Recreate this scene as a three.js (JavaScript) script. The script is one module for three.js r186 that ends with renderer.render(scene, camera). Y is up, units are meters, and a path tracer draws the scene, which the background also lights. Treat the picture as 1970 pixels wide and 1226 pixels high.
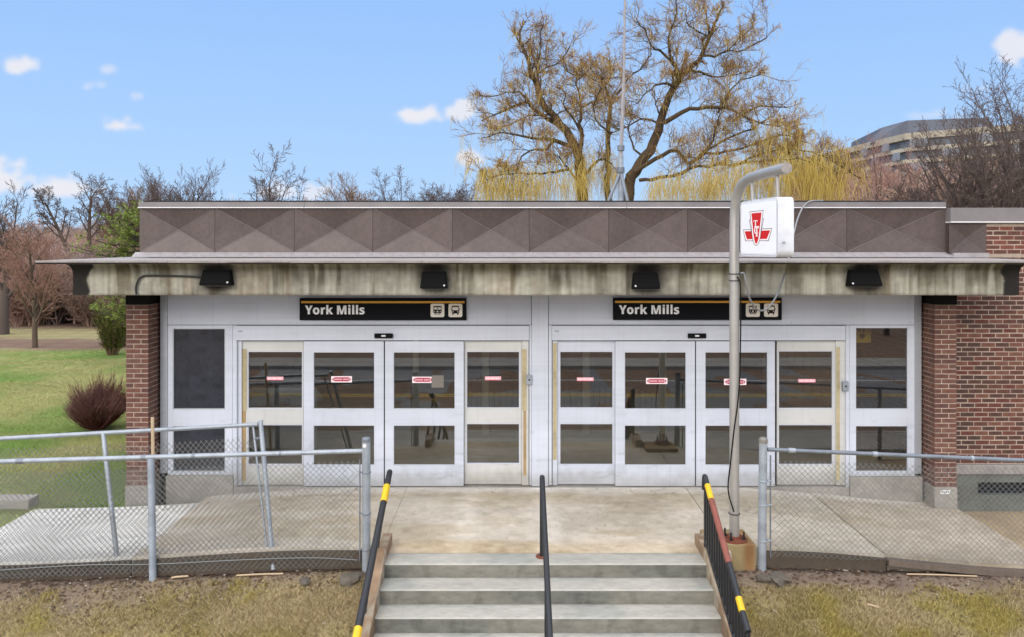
import * as THREE from 'three';
import { mergeGeometries } from 'three/addons/utils/BufferGeometryUtils.js';
import { RoundedBoxGeometry } from 'three/addons/geometries/RoundedBoxGeometry.js';

// ------------------------------------------------------------------ camera, sky, sun, exposure
const F = 1550, CX = 985, CY = 470, HC = 3.577, DZ = 11.92;     // lens in pixels, eye height, distance to the glazed front (z = 0)
const scene = new THREE.Scene();
const camera = new THREE.PerspectiveCamera(2 * Math.atan(613 / F) * 180 / Math.PI, 1970 / 1226, 0.1, 1500);
camera.position.set(0, HC, DZ);
camera.lookAt(0, HC, 0);
camera.setViewOffset(1970, 1226, 0, 613 - CY, 1970, 1226);
camera.updateProjectionMatrix();
const renderer = new THREE.WebGLRenderer({ antialias: true });
renderer.toneMapping = THREE.LinearToneMapping;
renderer.toneMappingExposure = 1.14;
renderer.shadowMap.enabled = true;

let seed = 12345;
const srand = (s) => { seed = s >>> 0; };
const rnd = () => { seed = (seed + 0x6d2b79f5) | 0; let t = Math.imul(seed ^ (seed >>> 15), 1 | seed); t = (t + Math.imul(t ^ (t >>> 7), 61 | t)) ^ t; return ((t ^ (t >>> 14)) >>> 0) / 4294967296; };
const rr = (a, b) => a + (b - a) * rnd();
const clamp = (x, a = 0, b = 1) => Math.min(b, Math.max(a, x));
const lerp = (a, b, t) => a + (b - a) * t;
const sstep = (a, b, x) => { const t = clamp((x - a) / (b - a)); return t * t * (3 - 2 * t); };
const hash = (x, y, s = 0) => { let h = Math.imul(x | 0, 374761393) ^ Math.imul(y | 0, 668265263) ^ Math.imul(s | 0, 1274126177); h = Math.imul(h ^ (h >>> 13), 1274126177); return ((h ^ (h >>> 16)) >>> 0) / 4294967296; };
function vnoise(x, y, p = 0, s = 0, q = p) {
  const xi = Math.floor(x), yi = Math.floor(y), fx = x - xi, fy = y - yi;
  const m = (i, n) => n ? ((i % n) + n) % n : i;
  const u = fx * fx * (3 - 2 * fx), v = fy * fy * (3 - 2 * fy);
  const a = hash(m(xi, p), m(yi, q), s), b = hash(m(xi + 1, p), m(yi, q), s), c = hash(m(xi, p), m(yi + 1, q), s), d = hash(m(xi + 1, p), m(yi + 1, q), s);
  return lerp(lerp(a, b, u), lerp(c, d, u), v);
}
function fbm(x, y, oct = 4, p = 0, s = 0, q = p) {
  let a = 0, w = 0.5, t = 0;
  for (let i = 0; i < oct; i++) { a += w * vnoise(x, y, p, s + i * 17, q); t += w; x *= 2; y *= 2; p *= 2; q *= 2; w *= 0.5; }
  return a / t;
}
const lin = (c) => { c /= 255; return c <= 0.04045 ? c / 12.92 : Math.pow((c + 0.055) / 1.055, 2.4); };
const C = (r, g, b) => new THREE.Color().setRGB(lin(r), lin(g), lin(b));

function makeSky() {
  const w = 2048, h = 1024, data = new Float32Array(w * h * 4);
  // small fair-weather clouds: azimuth and elevation (tangents), half sizes, strength
  const puffs = [[35, 125, 34, 22, 0.95], [195, 165, 34, 14, 0.6], [207, 136, 16, 12, 0.55], [225, 242, 54, 24, 0.95], [797, 222, 48, 23, 1], [890, 218, 34, 23, 0.9], [910, 308, 36, 18, 0.85], [22, 348, 62, 34, 1], [110, 362, 84, 34, 1], [1950, 92, 40, 36, 0.9], [1885, 172, 40, 18, 0.35], [1790, 225, 60, 12, 0.35], [560, 372, 90, 22, 0.75], [262, 185, 12, 8, 0.4]]
    .map(([x, y, a, b, k]) => [(x - CX) / F, (CY - y) / F, a / F, b / F, k]);
  srand(77);
  for (let j = 0; j < h; j++) {
    const el = ((j + 0.5) / h - 0.5) * Math.PI, sy = Math.sin(el), cyy = Math.cos(el);
    for (let i = 0; i < w; i++) {
      const az = ((i + 0.5) / w - 0.5) * 2 * Math.PI, x = Math.cos(az) * cyy, z = Math.sin(az) * cyy;
      const t = clamp(sy / 0.42), k = Math.pow(t, 0.8), t2 = clamp((sy - 0.42) / 0.58);
      let r = lerp(lerp(0.46, 0.225, k), 0.19, t2), g = lerp(lerp(0.66, 0.435, k), 0.39, t2), b = lerp(lerp(0.9, 0.86, k), 0.8, t2);
      let c = 0;
      if (z < -0.2) {
        const px = x / -z, py = sy / -z;
        const n1 = fbm(px * 34 + 9, py * 46 + 3, 5), n2 = fbm(px * 80, py * 110 + 40, 3);
        for (const [cx, cy, a, bb, kk] of puffs) {
          const dx = (px - cx) / a, dy = (py - cy) / bb, dd = Math.hypot(dx, dy < 0 ? dy * 1.5 : dy);
          if (dd < 2.2) c = Math.max(c, kk * sstep(0.35, 0.95, 1.42 - dd + (n1 - 0.5) * 1.9 + (n2 - 0.5) * 0.9));
        }
      }
      const open = sstep(-0.45, 0.15, z) + sstep(0.55, 0.8, sy);   // unseen broken cloud overhead and behind, added to soften and lift the light
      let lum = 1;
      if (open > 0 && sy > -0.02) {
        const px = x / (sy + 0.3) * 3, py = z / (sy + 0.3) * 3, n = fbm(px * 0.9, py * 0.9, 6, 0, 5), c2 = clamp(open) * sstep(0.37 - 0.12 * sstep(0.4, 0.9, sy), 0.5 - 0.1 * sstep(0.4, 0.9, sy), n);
        if (c2 > c) { c = c2; lum = lerp(1.75, 2.4, sstep(0.45, 0.65, n)) * (1 + 0.55 * sstep(0.35, 0.85, sy)); }  // denser and brighter towards the zenith, to light the ground more
      }
      const q = (j * w + i) * 4;
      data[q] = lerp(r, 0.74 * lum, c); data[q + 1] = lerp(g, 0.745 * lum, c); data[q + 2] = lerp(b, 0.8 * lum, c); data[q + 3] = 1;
    }
  }
  const t = new THREE.DataTexture(data, w, h, THREE.RGBAFormat, THREE.FloatType);
  t.mapping = THREE.EquirectangularReflectionMapping; t.magFilter = t.minFilter = THREE.LinearFilter; t.wrapS = THREE.RepeatWrapping; t.needsUpdate = true;
  return t;
}
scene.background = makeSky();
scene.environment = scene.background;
const sun = new THREE.DirectionalLight(new THREE.Color(1.0, 0.93, 0.82), 1.5);
sun.position.set(-12, 15, 34);
sun.target.position.set(0, 0, 0);
sun.castShadow = true; sun.shadow.radius = 45; sun.shadow.mapSize.set(4096, 4096);
Object.assign(sun.shadow.camera, { left: -30, right: 30, top: 25, bottom: -15, near: 1, far: 120 });
scene.add(sun, sun.target);

// ------------------------------------------------------------------ helpers
const PX = (px, z) => (px - CX) * (DZ - z) / F;                 // measured photo column / row at a known distance, in metres
const PY = (py, z) => HC - (py - CY) * (DZ - z) / F;
const V = (x, y, z) => new THREE.Vector3(x, y, z);
const at = (px, py, d) => V((px - CX) * d / F, HC - (py - CY) * d / F, DZ - d);
const counts = {};
const numbered = (n) => { const k = counts[n] = (counts[n] ?? -1) + 1; return k ? n + '_' + String(k).padStart(3, '0') : n; };
function tag(o, label, category, group, kind) { if (label) o.userData.label = label; if (category) o.userData.category = category; if (group) o.userData.group = group; if (kind) o.userData.kind = kind; return o; }
const base = new Map();
function thing(name, label, category, [x, y, z] = [0, 0, 0], group) {
  const o = new THREE.Group(); o.name = numbered(name); o.position.set(x, y, z); scene.add(o); base.set(o, V(x, y, z));
  return tag(o, label, category, group);
}
function boxUV(g) {                                               // uv in metres from the face's own direction
  const p = g.attributes.position, n = g.attributes.normal, uv = new Float32Array(p.count * 2);
  for (let i = 0; i < p.count; i++) {
    const ax = Math.abs(n.getX(i)), ay = Math.abs(n.getY(i)), az = Math.abs(n.getZ(i));
    let u, v;
    if (ay >= ax && ay >= az) { u = p.getX(i); v = p.getZ(i); } else if (ax >= az) { u = p.getZ(i) + 3.7; v = p.getY(i); } else { u = p.getX(i); v = p.getY(i); }
    uv[i * 2] = u; uv[i * 2 + 1] = v;
  }
  g.setAttribute('uv', new THREE.BufferAttribute(uv, 2));
  return g;
}
function join(list, keepUV) {
  list = (Array.isArray(list) ? list : [list]).map((g) => {
    g = g.index ? g.toNonIndexed() : g.clone(); // own copy
    if (!g.attributes.normal) g.computeVertexNormals();
    for (const k of Object.keys(g.attributes)) if (!['position', 'normal', 'uv', 'color'].includes(k)) g.deleteAttribute(k);
    if (!keepUV || !g.attributes.uv) boxUV(g);
    return g;
  });
  return list.length === 1 ? list[0] : mergeGeometries(list);
}
// one mesh from world-space pieces; under a thing they are moved to that thing's own base
function part(name, geos, mat, parent = scene, keepUV = false) {
  const g = join(geos, keepUV), b = base.get(parent);
  if (b) g.translate(-b.x, -b.y, -b.z);
  const m = new THREE.Mesh(g, mat); m.name = numbered(name); m.castShadow = m.receiveShadow = true;
  parent.add(m); if (b) base.set(m, b);
  return m;
}
const bx = (x0, x1, y0, y1, z0, z1) => new THREE.BoxGeometry(x1 - x0, y1 - y0, z1 - z0).translate((x0 + x1) / 2, (y0 + y1) / 2, (z0 + z1) / 2);
function rbx(x0, x1, y0, y1, z0, z1, r = 0.006, s = 1) { return new RoundedBoxGeometry(x1 - x0, y1 - y0, z1 - z0, s, r).translate((x0 + x1) / 2, (y0 + y1) / 2, (z0 + z1) / 2); }
function rod(a, b, r0, r1 = r0, n = 10, open = false) {
  const d = b.clone().sub(a), g = new THREE.CylinderGeometry(r1, r0, d.length(), n, 1, open);
  g.applyQuaternion(new THREE.Quaternion().setFromUnitVectors(V(0, 1, 0), d.clone().normalize()));
  return g.translate((a.x + b.x) / 2, (a.y + b.y) / 2, (a.z + b.z) / 2);
}
const tube = (pts, r, seg = 40, n = 10, tension = 0.5) => new THREE.TubeGeometry(new THREE.CatmullRomCurve3(pts, false, 'catmullrom', tension), seg, r, n, false);
function chamfer(w, h, d, c) {                                    // brick body: front at +z, chamfered front edges
  const x = w / 2, y = h / 2, z = d / 2, P = [];
  const q = (a, b, e, f) => P.push(...a, ...b, ...e, ...a, ...e, ...f);
  const f = [[-x + c, -y + c, z], [x - c, -y + c, z], [x - c, y - c, z], [-x + c, y - c, z]], s = [[-x, -y, z - c], [x, -y, z - c], [x, y, z - c], [-x, y, z - c]], k = [[-x, -y, -z], [x, -y, -z], [x, y, -z], [-x, y, -z]];
  q(...f);
  for (let i = 0; i < 4; i++) { const j = (i + 1) % 4; q(s[i], s[j], f[j], f[i]); q(k[i], k[j], s[j], s[i]); }
  q(k[3], k[2], k[1], k[0]);
  const g = new THREE.BufferGeometry(); g.setAttribute('position', new THREE.BufferAttribute(new Float32Array(P), 3)); g.computeVertexNormals();
  return boxUV(g);
}
// many thin tapered stems in one geometry
class Stems {
  constructor() { this.p = []; this.n = []; this.i = []; }
  chain(pts, rad, k) {
    const s0 = this.p.length / 3, t = V(), u = V(), v = V();
    for (let a = 0; a < pts.length; a++) {
      t.copy(pts[Math.min(a + 1, pts.length - 1)]).sub(pts[Math.max(a - 1, 0)]).normalize();
      if (!a) u.set(Math.abs(t.y) > 0.9 ? 1 : 0, Math.abs(t.y) > 0.9 ? 0 : 1, 0).cross(t).normalize(); else u.addScaledVector(t, -u.dot(t)).normalize();
      v.copy(t).cross(u);
      for (let b = 0; b < k; b++) {
        const c = Math.cos(b / k * 6.28319), s = Math.sin(b / k * 6.28319), nx = u.x * c + v.x * s, ny = u.y * c + v.y * s, nz = u.z * c + v.z * s;
        this.p.push(pts[a].x + nx * rad[a], pts[a].y + ny * rad[a], pts[a].z + nz * rad[a]); this.n.push(nx, ny, nz);
      }
      if (a) for (let b = 0; b < k; b++) { const b2 = (b + 1) % k, i = s0 + (a - 1) * k, j = s0 + a * k; this.i.push(i + b, i + b2, j + b2, i + b, j + b2, j + b); }
    }
  }
  geo() {
    const g = new THREE.BufferGeometry();
    g.setAttribute('position', new THREE.BufferAttribute(new Float32Array(this.p), 3)); g.setAttribute('normal', new THREE.BufferAttribute(new Float32Array(this.n), 3));
    g.setAttribute('uv', new THREE.BufferAttribute(new Float32Array(this.p.length / 3 * 2).map((_, i) => this.p[(i >> 1) * 3 + (i & 1)]), 2));
    g.setIndex(this.i); return g;
  }
}
function rawMesh(name, geo, mat, parent) { const m = new THREE.Mesh(geo, mat); m.name = numbered(name); m.castShadow = m.receiveShadow = true; parent.add(m); return m; }

// ------------------------------------------------------------------ materials
function dataTex(w, h, fn, srgb = true) {
  const d = new Uint8Array(w * h * 4);
  for (let j = 0; j < h; j++) for (let i = 0; i < w; i++) { const c = fn(i / w, j / h); const q = (j * w + i) * 4; d[q] = clamp(c[0], 0, 255); d[q + 1] = clamp(c[1], 0, 255); d[q + 2] = clamp(c[2], 0, 255); d[q + 3] = 255; }
  const t = new THREE.DataTexture(d, w, h); t.wrapS = t.wrapT = THREE.RepeatWrapping; t.magFilter = t.minFilter = THREE.LinearFilter;
  if (srgb) t.colorSpace = THREE.SRGBColorSpace; t.needsUpdate = true; return t;
}
function sized(t, sx, sy = sx, ox = 0, oy = 0) { const c = t.clone(); c.repeat.set(1 / sx, 1 / sy); c.offset.set(ox, oy); c.needsUpdate = true; return c; }
const std = (o) => new THREE.MeshStandardMaterial(o);
const grain = dataTex(512, 512, (u, v) => { const a = fbm(u * 16, v * 16, 5, 16, 3), b = hash(u * 512, v * 512, 9), c = 255 * (0.6 * a + 0.4 * b); return [c, c, c]; }, false);
const mottle = dataTex(512, 512, (u, v) => { const a = fbm(u * 4, v * 4, 6, 4, 1), b = fbm(u * 40, v * 40, 2, 40, 2); const c = 214 + 58 * (a - 0.5) + 34 * (b - 0.5) + 26 * (hash(u * 512, v * 512) - 0.5); return [c, c, c]; });
const fineMottle = dataTex(256, 256, (u, v) => { const a = fbm(u * 5, v * 5, 5, 5, 11); const c = 226 + 46 * (a - 0.5) + 14 * (hash(u * 256, v * 256, 4) - 0.5); return [c, c, c]; });
const brush = dataTex(256, 256, (u, v) => { const a = fbm(u * 3, v * 60, 3, 3, 21, 60), b = fbm(u * 4, v * 4, 4, 4, 5); const c = 236 + 14 * (a - 0.5) + 24 * (b - 0.5); return [c, c, c]; });

const paintWear = dataTex(512, 512, (u, v) => {                    // 2.4 m wide, 3.2 m tall from the floor: road dirt low down, faint run marks, scuffs
  const y = v * 3.2, br = fbm(u * 3, v * 90, 3, 3, 21, 90), b2 = fbm(u * 4, v * 5, 4, 4, 5, 5), run = fbm(u * 70, v * 2, 3, 70, 25, 2), n = fbm(u * 14, v * 18, 4, 14, 26, 18);
  const d = sstep(0.3, 0.0, y + (n - 0.5) * 0.25) * 0.8, sc = sstep(0.66, 0.72, fbm(u * 9, v * 40, 3, 9, 27, 40)) * sstep(1.6, 0.6, y), k = 238 + 14 * (br - 0.5) + 26 * (b2 - 0.5) - 5 * sstep(0.55, 0.8, run) - 12 * sc;
  return [k - 46 * d, k - 50 * d, k - 60 * d];
});
const M = {};
M.white = std({ color: C(212, 217, 228), map: sized(paintWear, 2.4, 3.2), roughness: 0.42, bumpMap: sized(fineMottle, 1.2), bumpScale: 0.0008 });
M.whiteAged = std({ color: C(212, 212, 209), map: sized(paintWear, 2.4, 3.2, 0.37), roughness: 0.5 });
M.alu = std({ color: C(186, 190, 196), map: sized(brush, 1.3, 0.6), roughness: 0.4, metalness: 0.35 });
M.gap = std({ color: C(24, 26, 30), roughness: 0.8 });
M.black = new THREE.MeshPhysicalMaterial({ color: C(14, 14, 15), roughness: 0.8, specularIntensity: 0.35, bumpMap: sized(grain, 0.3), bumpScale: 0.001 });
M.blackRail = std({ color: C(26, 27, 31), roughness: 0.42, bumpMap: sized(grain, 0.2), bumpScale: 0.0015 });
M.yellow = std({ color: C(236, 190, 22), map: sized(fineMottle, 0.25), roughness: 0.5 });
M.rust = std({ color: C(134, 74, 52), map: sized(mottle, 0.3), roughness: 0.9, bumpMap: sized(grain, 0.1), bumpScale: 0.002 });
M.rustRail = std({ color: C(146, 84, 70), map: sized(mottle, 0.4), roughness: 0.75 });
M.bronze = std({ color: C(97, 83, 78), map: sized(mottle, 1.7), roughness: 0.48, metalness: 0.15 });
M.bronzeLight = std({ color: C(138, 132, 131), map: sized(fineMottle, 1.4), roughness: 0.5, metalness: 0.15 });
M.crease = std({ color: C(134, 122, 117), map: sized(mottle, 0.9), roughness: 0.5, metalness: 0.15 });  // lighter than the panels: fold highlights put into the colour
M.lead = std({ color: C(178, 172, 172), map: sized(mottle, 1.0), roughness: 0.6 });
M.tin = std({ color: C(222, 220, 220), roughness: 0.4 });
M.slabTop = std({ color: C(168, 160, 154), map: sized(mottle, 0.8), roughness: 0.8 });
M.slabEdge = std({ color: C(60, 52, 48), map: sized(mottle, 0.5), roughness: 0.95 });
M.mortar = std({ color: C(196, 176, 158), map: sized(mottle, 0.5), roughness: 0.95, bumpMap: sized(grain, 0.25), bumpScale: 0.002 });
M.concrete = std({ color: C(176, 170, 160), map: sized(mottle, 1.9), roughness: 0.93, bumpMap: sized(grain, 0.6), bumpScale: 0.004 });
M.concreteDark = std({ color: C(120, 112, 100), map: sized(mottle, 0.9), roughness: 0.95, bumpMap: sized(grain, 0.4), bumpScale: 0.006 });
M.steelPole = std({ color: C(186, 182, 176), map: sized(brush, 0.5, 3), roughness: 0.45, metalness: 0.55 });
M.galv = std({ color: C(176, 184, 192), map: sized(mottle, 0.35), roughness: 0.5, metalness: 0.25 });
M.galvDark = std({ color: C(140, 147, 156), map: sized(mottle, 0.5), roughness: 0.55, metalness: 0.4 });
M.wire = std({ color: C(122, 126, 126), roughness: 0.5, metalness: 0.3 });
M.wireOld = std({ color: C(126, 122, 114), roughness: 0.6, metalness: 0.2 });
M.lath = std({ color: C(196, 172, 140), map: sized(brush, 0.4, 0.4), roughness: 0.9 });
M.signWhite = std({ color: C(234, 236, 240), map: sized(fineMottle, 0.7), roughness: 0.3 });
M.glass = new THREE.MeshPhysicalMaterial({ color: C(220, 220, 214), roughness: 0.015, transmission: 1, thickness: 0, ior: 2.1, side: THREE.DoubleSide });
M.glassDusty = new THREE.MeshPhysicalMaterial({ color: C(150, 160, 180), map: sized(dataTex(256, 256, (u, v) => { const n = fbm(u * 8, v * 8, 5, 8, 401), h = hash(u * 256, v * 256, 402), c = 104 + 46 * (n - 0.5) + (h > 0.965 ? 80 : 36 * (h - 0.5)); return [c, c, c]; }), 0.7), roughness: 0.16, transmission: 0.45, thickness: 0, ior: 1.6, side: THREE.DoubleSide });
M.interior = std({ color: C(82, 74, 66), map: sized(mottle, 2), roughness: 0.9 });
M.tile = std({ color: C(126, 118, 106), map: sized(mottle, 1.3), roughness: 0.5 });
M.stainless = std({ color: C(206, 208, 204), map: sized(fineMottle, 0.9), roughness: 0.5 });
M.bark = std({ color: C(104, 88, 74), map: sized(mottle, 0.7), roughness: 1 });
M.barkDark = std({ color: C(80, 70, 64), roughness: 1 });
M.barkWillow = std({ color: C(88, 72, 52), map: sized(mottle, 1), roughness: 1 });
M.twigGrey = std({ color: C(98, 84, 78), roughness: 1 });
M.twigRed = std({ color: C(152, 116, 102), roughness: 1 });
M.twigBrown = std({ color: C(134, 108, 84), roughness: 1 });
M.twigWillow = std({ color: C(142, 110, 74), roughness: 1 });
M.strand = std({ color: C(190, 164, 84), roughness: 0.9 });
M.shrub = std({ color: C(94, 48, 44), roughness: 1 });
M.needle = std({ color: C(148, 162, 78), roughness: 0.9, side: THREE.DoubleSide });
M.leafLight = std({ color: C(150, 160, 68), roughness: 0.9, side: THREE.DoubleSide });
M.glassFar = std({ color: C(96, 100, 106), roughness: 0.2 });
M.cream = std({ color: C(198, 188, 166), map: sized(mottle, 9), roughness: 0.9 });
M.slate = std({ color: C(92, 97, 108), map: sized(mottle, 8), roughness: 0.7 });

// ------------------------------------------------------------------ setting: ground, road, sidewalk, stairs
const walkY = (x) => x < -2.2 ? -0.17 * sstep(0, 1, (-2.2 - x) / 3.6) - 0.03 * clamp((-x - 5.2) / 1.5, 0, 2) : x > 3 ? -0.235 * sstep(0, 1, (x - 3) / 3.4) : 0;
const bankTop = (x) => x < 0 ? lerp(-0.215, -0.385, clamp((-1.7 - x) / 4.4, 0, 1.4)) : lerp(-0.21, -0.29, clamp((x - 2.9) / 3.4, 0, 1.6));
const ROAD_Y = -1.6;
function groundY(x, z) {
  if (z > 2.36) {
    let y = bankTop(x) - 0.4 * Math.max(0, z - 2.42) + 0.07 * (fbm(x * 1.3 + 5, z * 1.3, 3) - 0.5) * sstep(2.5, 3.2, z) + 0.03 * (fbm(x * 6, z * 6, 2) - 0.5);
    if (x > -1.52 && x < 2.3) y -= 0.3;
    return Math.max(y, ROAD_Y + 0.06 + 0.02 * fbm(x, z, 2));
  }
  let y = -0.215 + 0.05 * (fbm(x * 0.25, z * 0.25, 3, 0, 8) - 0.5) * sstep(-1, -6, z);
  if (x > -6.9 && x < 6.5) { if (x < -5.7) y = lerp(y, -0.42, sstep(0.5, 0.75, z)); else y = Math.min(y, lerp(y, -0.55, sstep(-5.7, -5.5, x))); if (z < -9) y = -0.215; }
  else if (x <= -6.9) y = lerp(y, bankTop(x), sstep(0.8, 2.3, z));
  else y = lerp(-0.6, bankTop(x) - 0.15, sstep(0.5, 2.3, z));
  return y;
}
{
  const grow = (a, first, k, end) => { const o = []; let s = first; while (Math.abs(a) < Math.abs(end)) { a += s; s *= k; o.push(a); } return o; };
  const xs = [...grow(-9, -0.4, 1.16, -420).reverse()]; for (let x = -9; x <= 9.001; x += 0.18) xs.push(x); xs.push(...grow(9, 0.4, 1.16, 420));
  const zs = []; for (let z = -22; z < 2.3; z += 0.3) zs.push(z); for (let z = 2.36; z < 5; z += 0.09) zs.push(z); for (let z = 5; z < 8; z += 0.3) zs.push(z); zs.push(...grow(8, 0.6, 1.25, 160)); zs.unshift(...grow(-22, -0.5, 1.14, -700).reverse());
  const p = [], c = [], uv = [], idx = [];
  const mix = (a, b, t) => [lerp(a[0], b[0], t), lerp(a[1], b[1], t), lerp(a[2], b[2], t)];
  const L = (r, g, b) => [lin(r), lin(g), lin(b)];
  const lawnA = L(144, 178, 78), lawnB = L(190, 192, 118), litter = L(140, 112, 90), dirt = L(150, 130, 112), dry = L(200, 180, 132), moss = L(166, 156, 54), wood = L(134, 106, 88);
  for (const z of zs) for (const x of xs) {
    p.push(x, groundY(x, z), z); uv.push(x, z);
    let col;
    if (z > 2.3) {
      const e = z - 2.42, n = fbm(x * 1.1 + 3, z * 1.6, 4, 0, 31), m = fbm(x * 2.3, z * 2.6 + 8, 3, 0, 33);
      col = mix(dirt, dry, sstep(0.1, 0.75, e + (n - 0.5) * 0.9)); col = mix(col, moss, 0.8 * sstep(0.5, 0.68, m) * sstep(0.25, 0.7, e));
      if (z > 8) col = litter;
    } else {
      const n = fbm(x * 0.5, z * 0.32, 4, 0, 41), m = fbm(x * 0.22 + 2, z * 0.5, 4, 0, 44);
      col = mix(lawnA, lawnB, sstep(0.47, 0.66, n)); col = mix(col, mix(lawnB, dry, 0.3), 0.75 * sstep(0.55, 0.62, m));
      const far = -z + (fbm(x * 0.3, z * 0.3, 3, 0, 51) - 0.5) * 3, edge = sstep(15.4, 17.4, far + (x + 10) * 0.12);
      col = mix(col, litter, edge); col = mix(col, mix(lawnB, litter, 0.45), 0.8 * sstep(20.5, 21.2, far) * (1 - sstep(23.6, 24.6, far))); col = mix(col, wood, sstep(25, 27, far));
    }
    c.push(...col);
  }
  const nx = xs.length;
  for (let j = 0; j < zs.length - 1; j++) for (let i = 0; i < nx - 1; i++) { const a = j * nx + i; idx.push(a, a + nx, a + 1, a + 1, a + nx, a + nx + 1); }
  const g = new THREE.BufferGeometry();
  g.setAttribute('position', new THREE.BufferAttribute(new Float32Array(p), 3)); g.setAttribute('color', new THREE.BufferAttribute(new Float32Array(c), 3)); g.setAttribute('uv', new THREE.BufferAttribute(new Float32Array(uv), 2));
  g.setIndex(idx); g.computeVertexNormals();
  const gm = rawMesh('ground', g, std({ vertexColors: true, map: sized(mottle, 1.1), roughness: 1, bumpMap: sized(grain, 0.5), bumpScale: 0.02 }), scene);
  tag(gm, null, null, null, 'structure');
}
const asphalt = std({ color: C(118, 118, 120), map: sized(mottle, 3), roughness: 0.75 });
tag(part('road', [bx(-200, 200, ROAD_Y - 0.3, ROAD_Y + 0.07, 9.6, 21)], asphalt), null, null, null, 'structure');
{
  const line = std({ color: C(206, 168, 40), roughness: 0.8 }), wl = std({ color: C(210, 210, 206), roughness: 0.8 });
  tag(part('road_marking', [bx(-200, 200, ROAD_Y + 0.06, ROAD_Y + 0.076, 15.1, 15.22), bx(-200, 200, ROAD_Y + 0.06, ROAD_Y + 0.076, 15.4, 15.52)], line), null, null, null, 'structure');
  tag(part('road_marking', [bx(-200, 200, ROAD_Y + 0.06, ROAD_Y + 0.076, 18.2, 18.3)], wl), null, null, null, 'structure');
  tag(part('kerb', [bx(-200, 200, ROAD_Y - 0.3, ROAD_Y + 0.2, 9.4, 9.6), bx(-200, 200, ROAD_Y - 0.3, ROAD_Y + 0.2, 21, 21.2)], M.concrete), null, null, null, 'structure');
  tag(part('pavement', [bx(-200, 200, ROAD_Y - 0.3, ROAD_Y + 0.19, 7.7, 9.396), bx(-200, 200, ROAD_Y - 0.3, ROAD_Y + 0.19, 21.204, 23.4)], M.concrete), null, null, null, 'structure');
}
// sidewalk in front of the doors, one mesh per slab
const walkMap = dataTex(2048, 512, (u, v) => {                    // u across 13.4 m from x = -6.8, v from the doors out to the steps
  const x = -6.8 + u * 13.4, z = v * 2.7;
  const n = fbm(x * 1.2, z * 1.2, 5, 0, 61), f = fbm(x * 9, z * 9, 3, 0, 62), s = fbm(x * 0.7 + 4, z * 2.6, 4, 0, 63);
  let r = 184, g = 174, b = 157;
  const tan = (x > -4.5 ? 1 : 0) * sstep(0.4, 0.62, s) * (x > 2.5 ? 0.5 : 1); r += -12 * tan; g += -15 * tan; b += -21 * tan;
  if (x < -4.47) { r = 210; g = 207; b = 198; }
  if (x > 2.55) { r -= 6; g -= 6; b -= 6; }
  if (x > 4.4) { r -= 10; g -= 12; b -= 14; }
  const salt = sstep(0.42, 0.16, z + (n - 0.5) * 0.5) * (x > -4.4 && x < 6 ? 1 : 0.3); r = lerp(r, 206, salt * 0.8); g = lerp(g, 200, salt * 0.8); b = lerp(b, 190, salt * 0.8);
  const gritty = sstep(2.1, 2.55, z + (n - 0.5) * 0.5) * (x > -1.5 && x < 2.3 ? 1 : 0); r -= 8 * gritty; g -= 14 * gritty; b -= 22 * gritty;
  const pale = 16 * (sstep(0.25, 0, Math.abs(x + 0.55 + (n - 0.5) * 0.3)) + sstep(0.3, 0, Math.abs(x - 0.45 + (n - 0.5) * 0.3))); r += pale; g += pale * 1.05; b += pale * 1.2;
  const crack = Math.abs(fbm(x * 1.1 + 20, z * 1.1, 4, 0, 65) - 0.5) < 0.0035 && fbm(x * 0.6, z * 0.6, 2, 0, 66) > 0.55 ? -46 : 0, sp = hash(u * 2048, v * 512, 67), spot = sp > 0.9985 ? 42 : sp < 0.002 ? -60 : 0, gum = sstep(0.90, 0.92, vnoise(x * 16, z * 16, 0, 68)) * -16;
  const k = (n - 0.5) * 46 + (f - 0.5) * 34 + (hash(u * 2048, v * 512, 7) - 0.5) * 20 + crack + spot + gum; return [r + k, g + k, b + k];
});
walkMap.wrapS = walkMap.wrapT = THREE.ClampToEdgeWrapping;
const walkMat = std({ map: walkMap, roughness: 0.85, bumpMap: sized(grain, 0.04, 0.1), bumpScale: 0.003 });
function slabGeo(x0, x1, z0, z1, t, dy = 0) {
  const g = new THREE.BoxGeometry(x1 - x0, t, z1 - z0, Math.max(1, Math.round((x1 - x0) / 0.2)), 1, 6).translate((x0 + x1) / 2, -t / 2 + dy, (z0 + z1) / 2);
  const p = g.attributes.position; for (let i = 0; i < p.count; i++) p.setY(i, p.getY(i) + walkY(p.getX(i)));
  g.computeVertexNormals();
  const uv = g.attributes.uv; for (let i = 0; i < p.count; i++) uv.setXY(i, (p.getX(i) + 6.8) / 13.4, (p.getZ(i) + (p.getY(i) < walkY(p.getX(i)) - 0.1 ? -0.9 : 0)) / 2.7);
  return g;
}
const walk = new THREE.Group(); walk.name = 'sidewalk'; walk.userData.kind = 'structure'; scene.add(walk); base.set(walk, V(0, 0, 0));
part('concrete_slab', [slabGeo(-6.82, -4.475, 0.42, 2.40, 0.42)], walkMat, walk, true);
part('concrete_slab', [slabGeo(-4.465, -1.545, 0.02, 2.42, 0.42)], walkMat, walk, true);
part('concrete_slab', [slabGeo(-1.541, 2.545, 0.02, 2.585, 0.3)], walkMat, walk, true);
part('concrete_slab', [slabGeo(2.557, 4.392, 0.02, 2.42, 0.36)], walkMat, walk, true);
part('concrete_slab', [slabGeo(4.404, 6.4, 0.02, 2.40, 0.3, 0.012)], walkMat, walk, true);
const kerbMat = std({ color: C(100, 88, 74), map: sized(mottle, 0.9), roughness: 0.95, bumpMap: sized(grain, 0.4), bumpScale: 0.008 });
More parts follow.
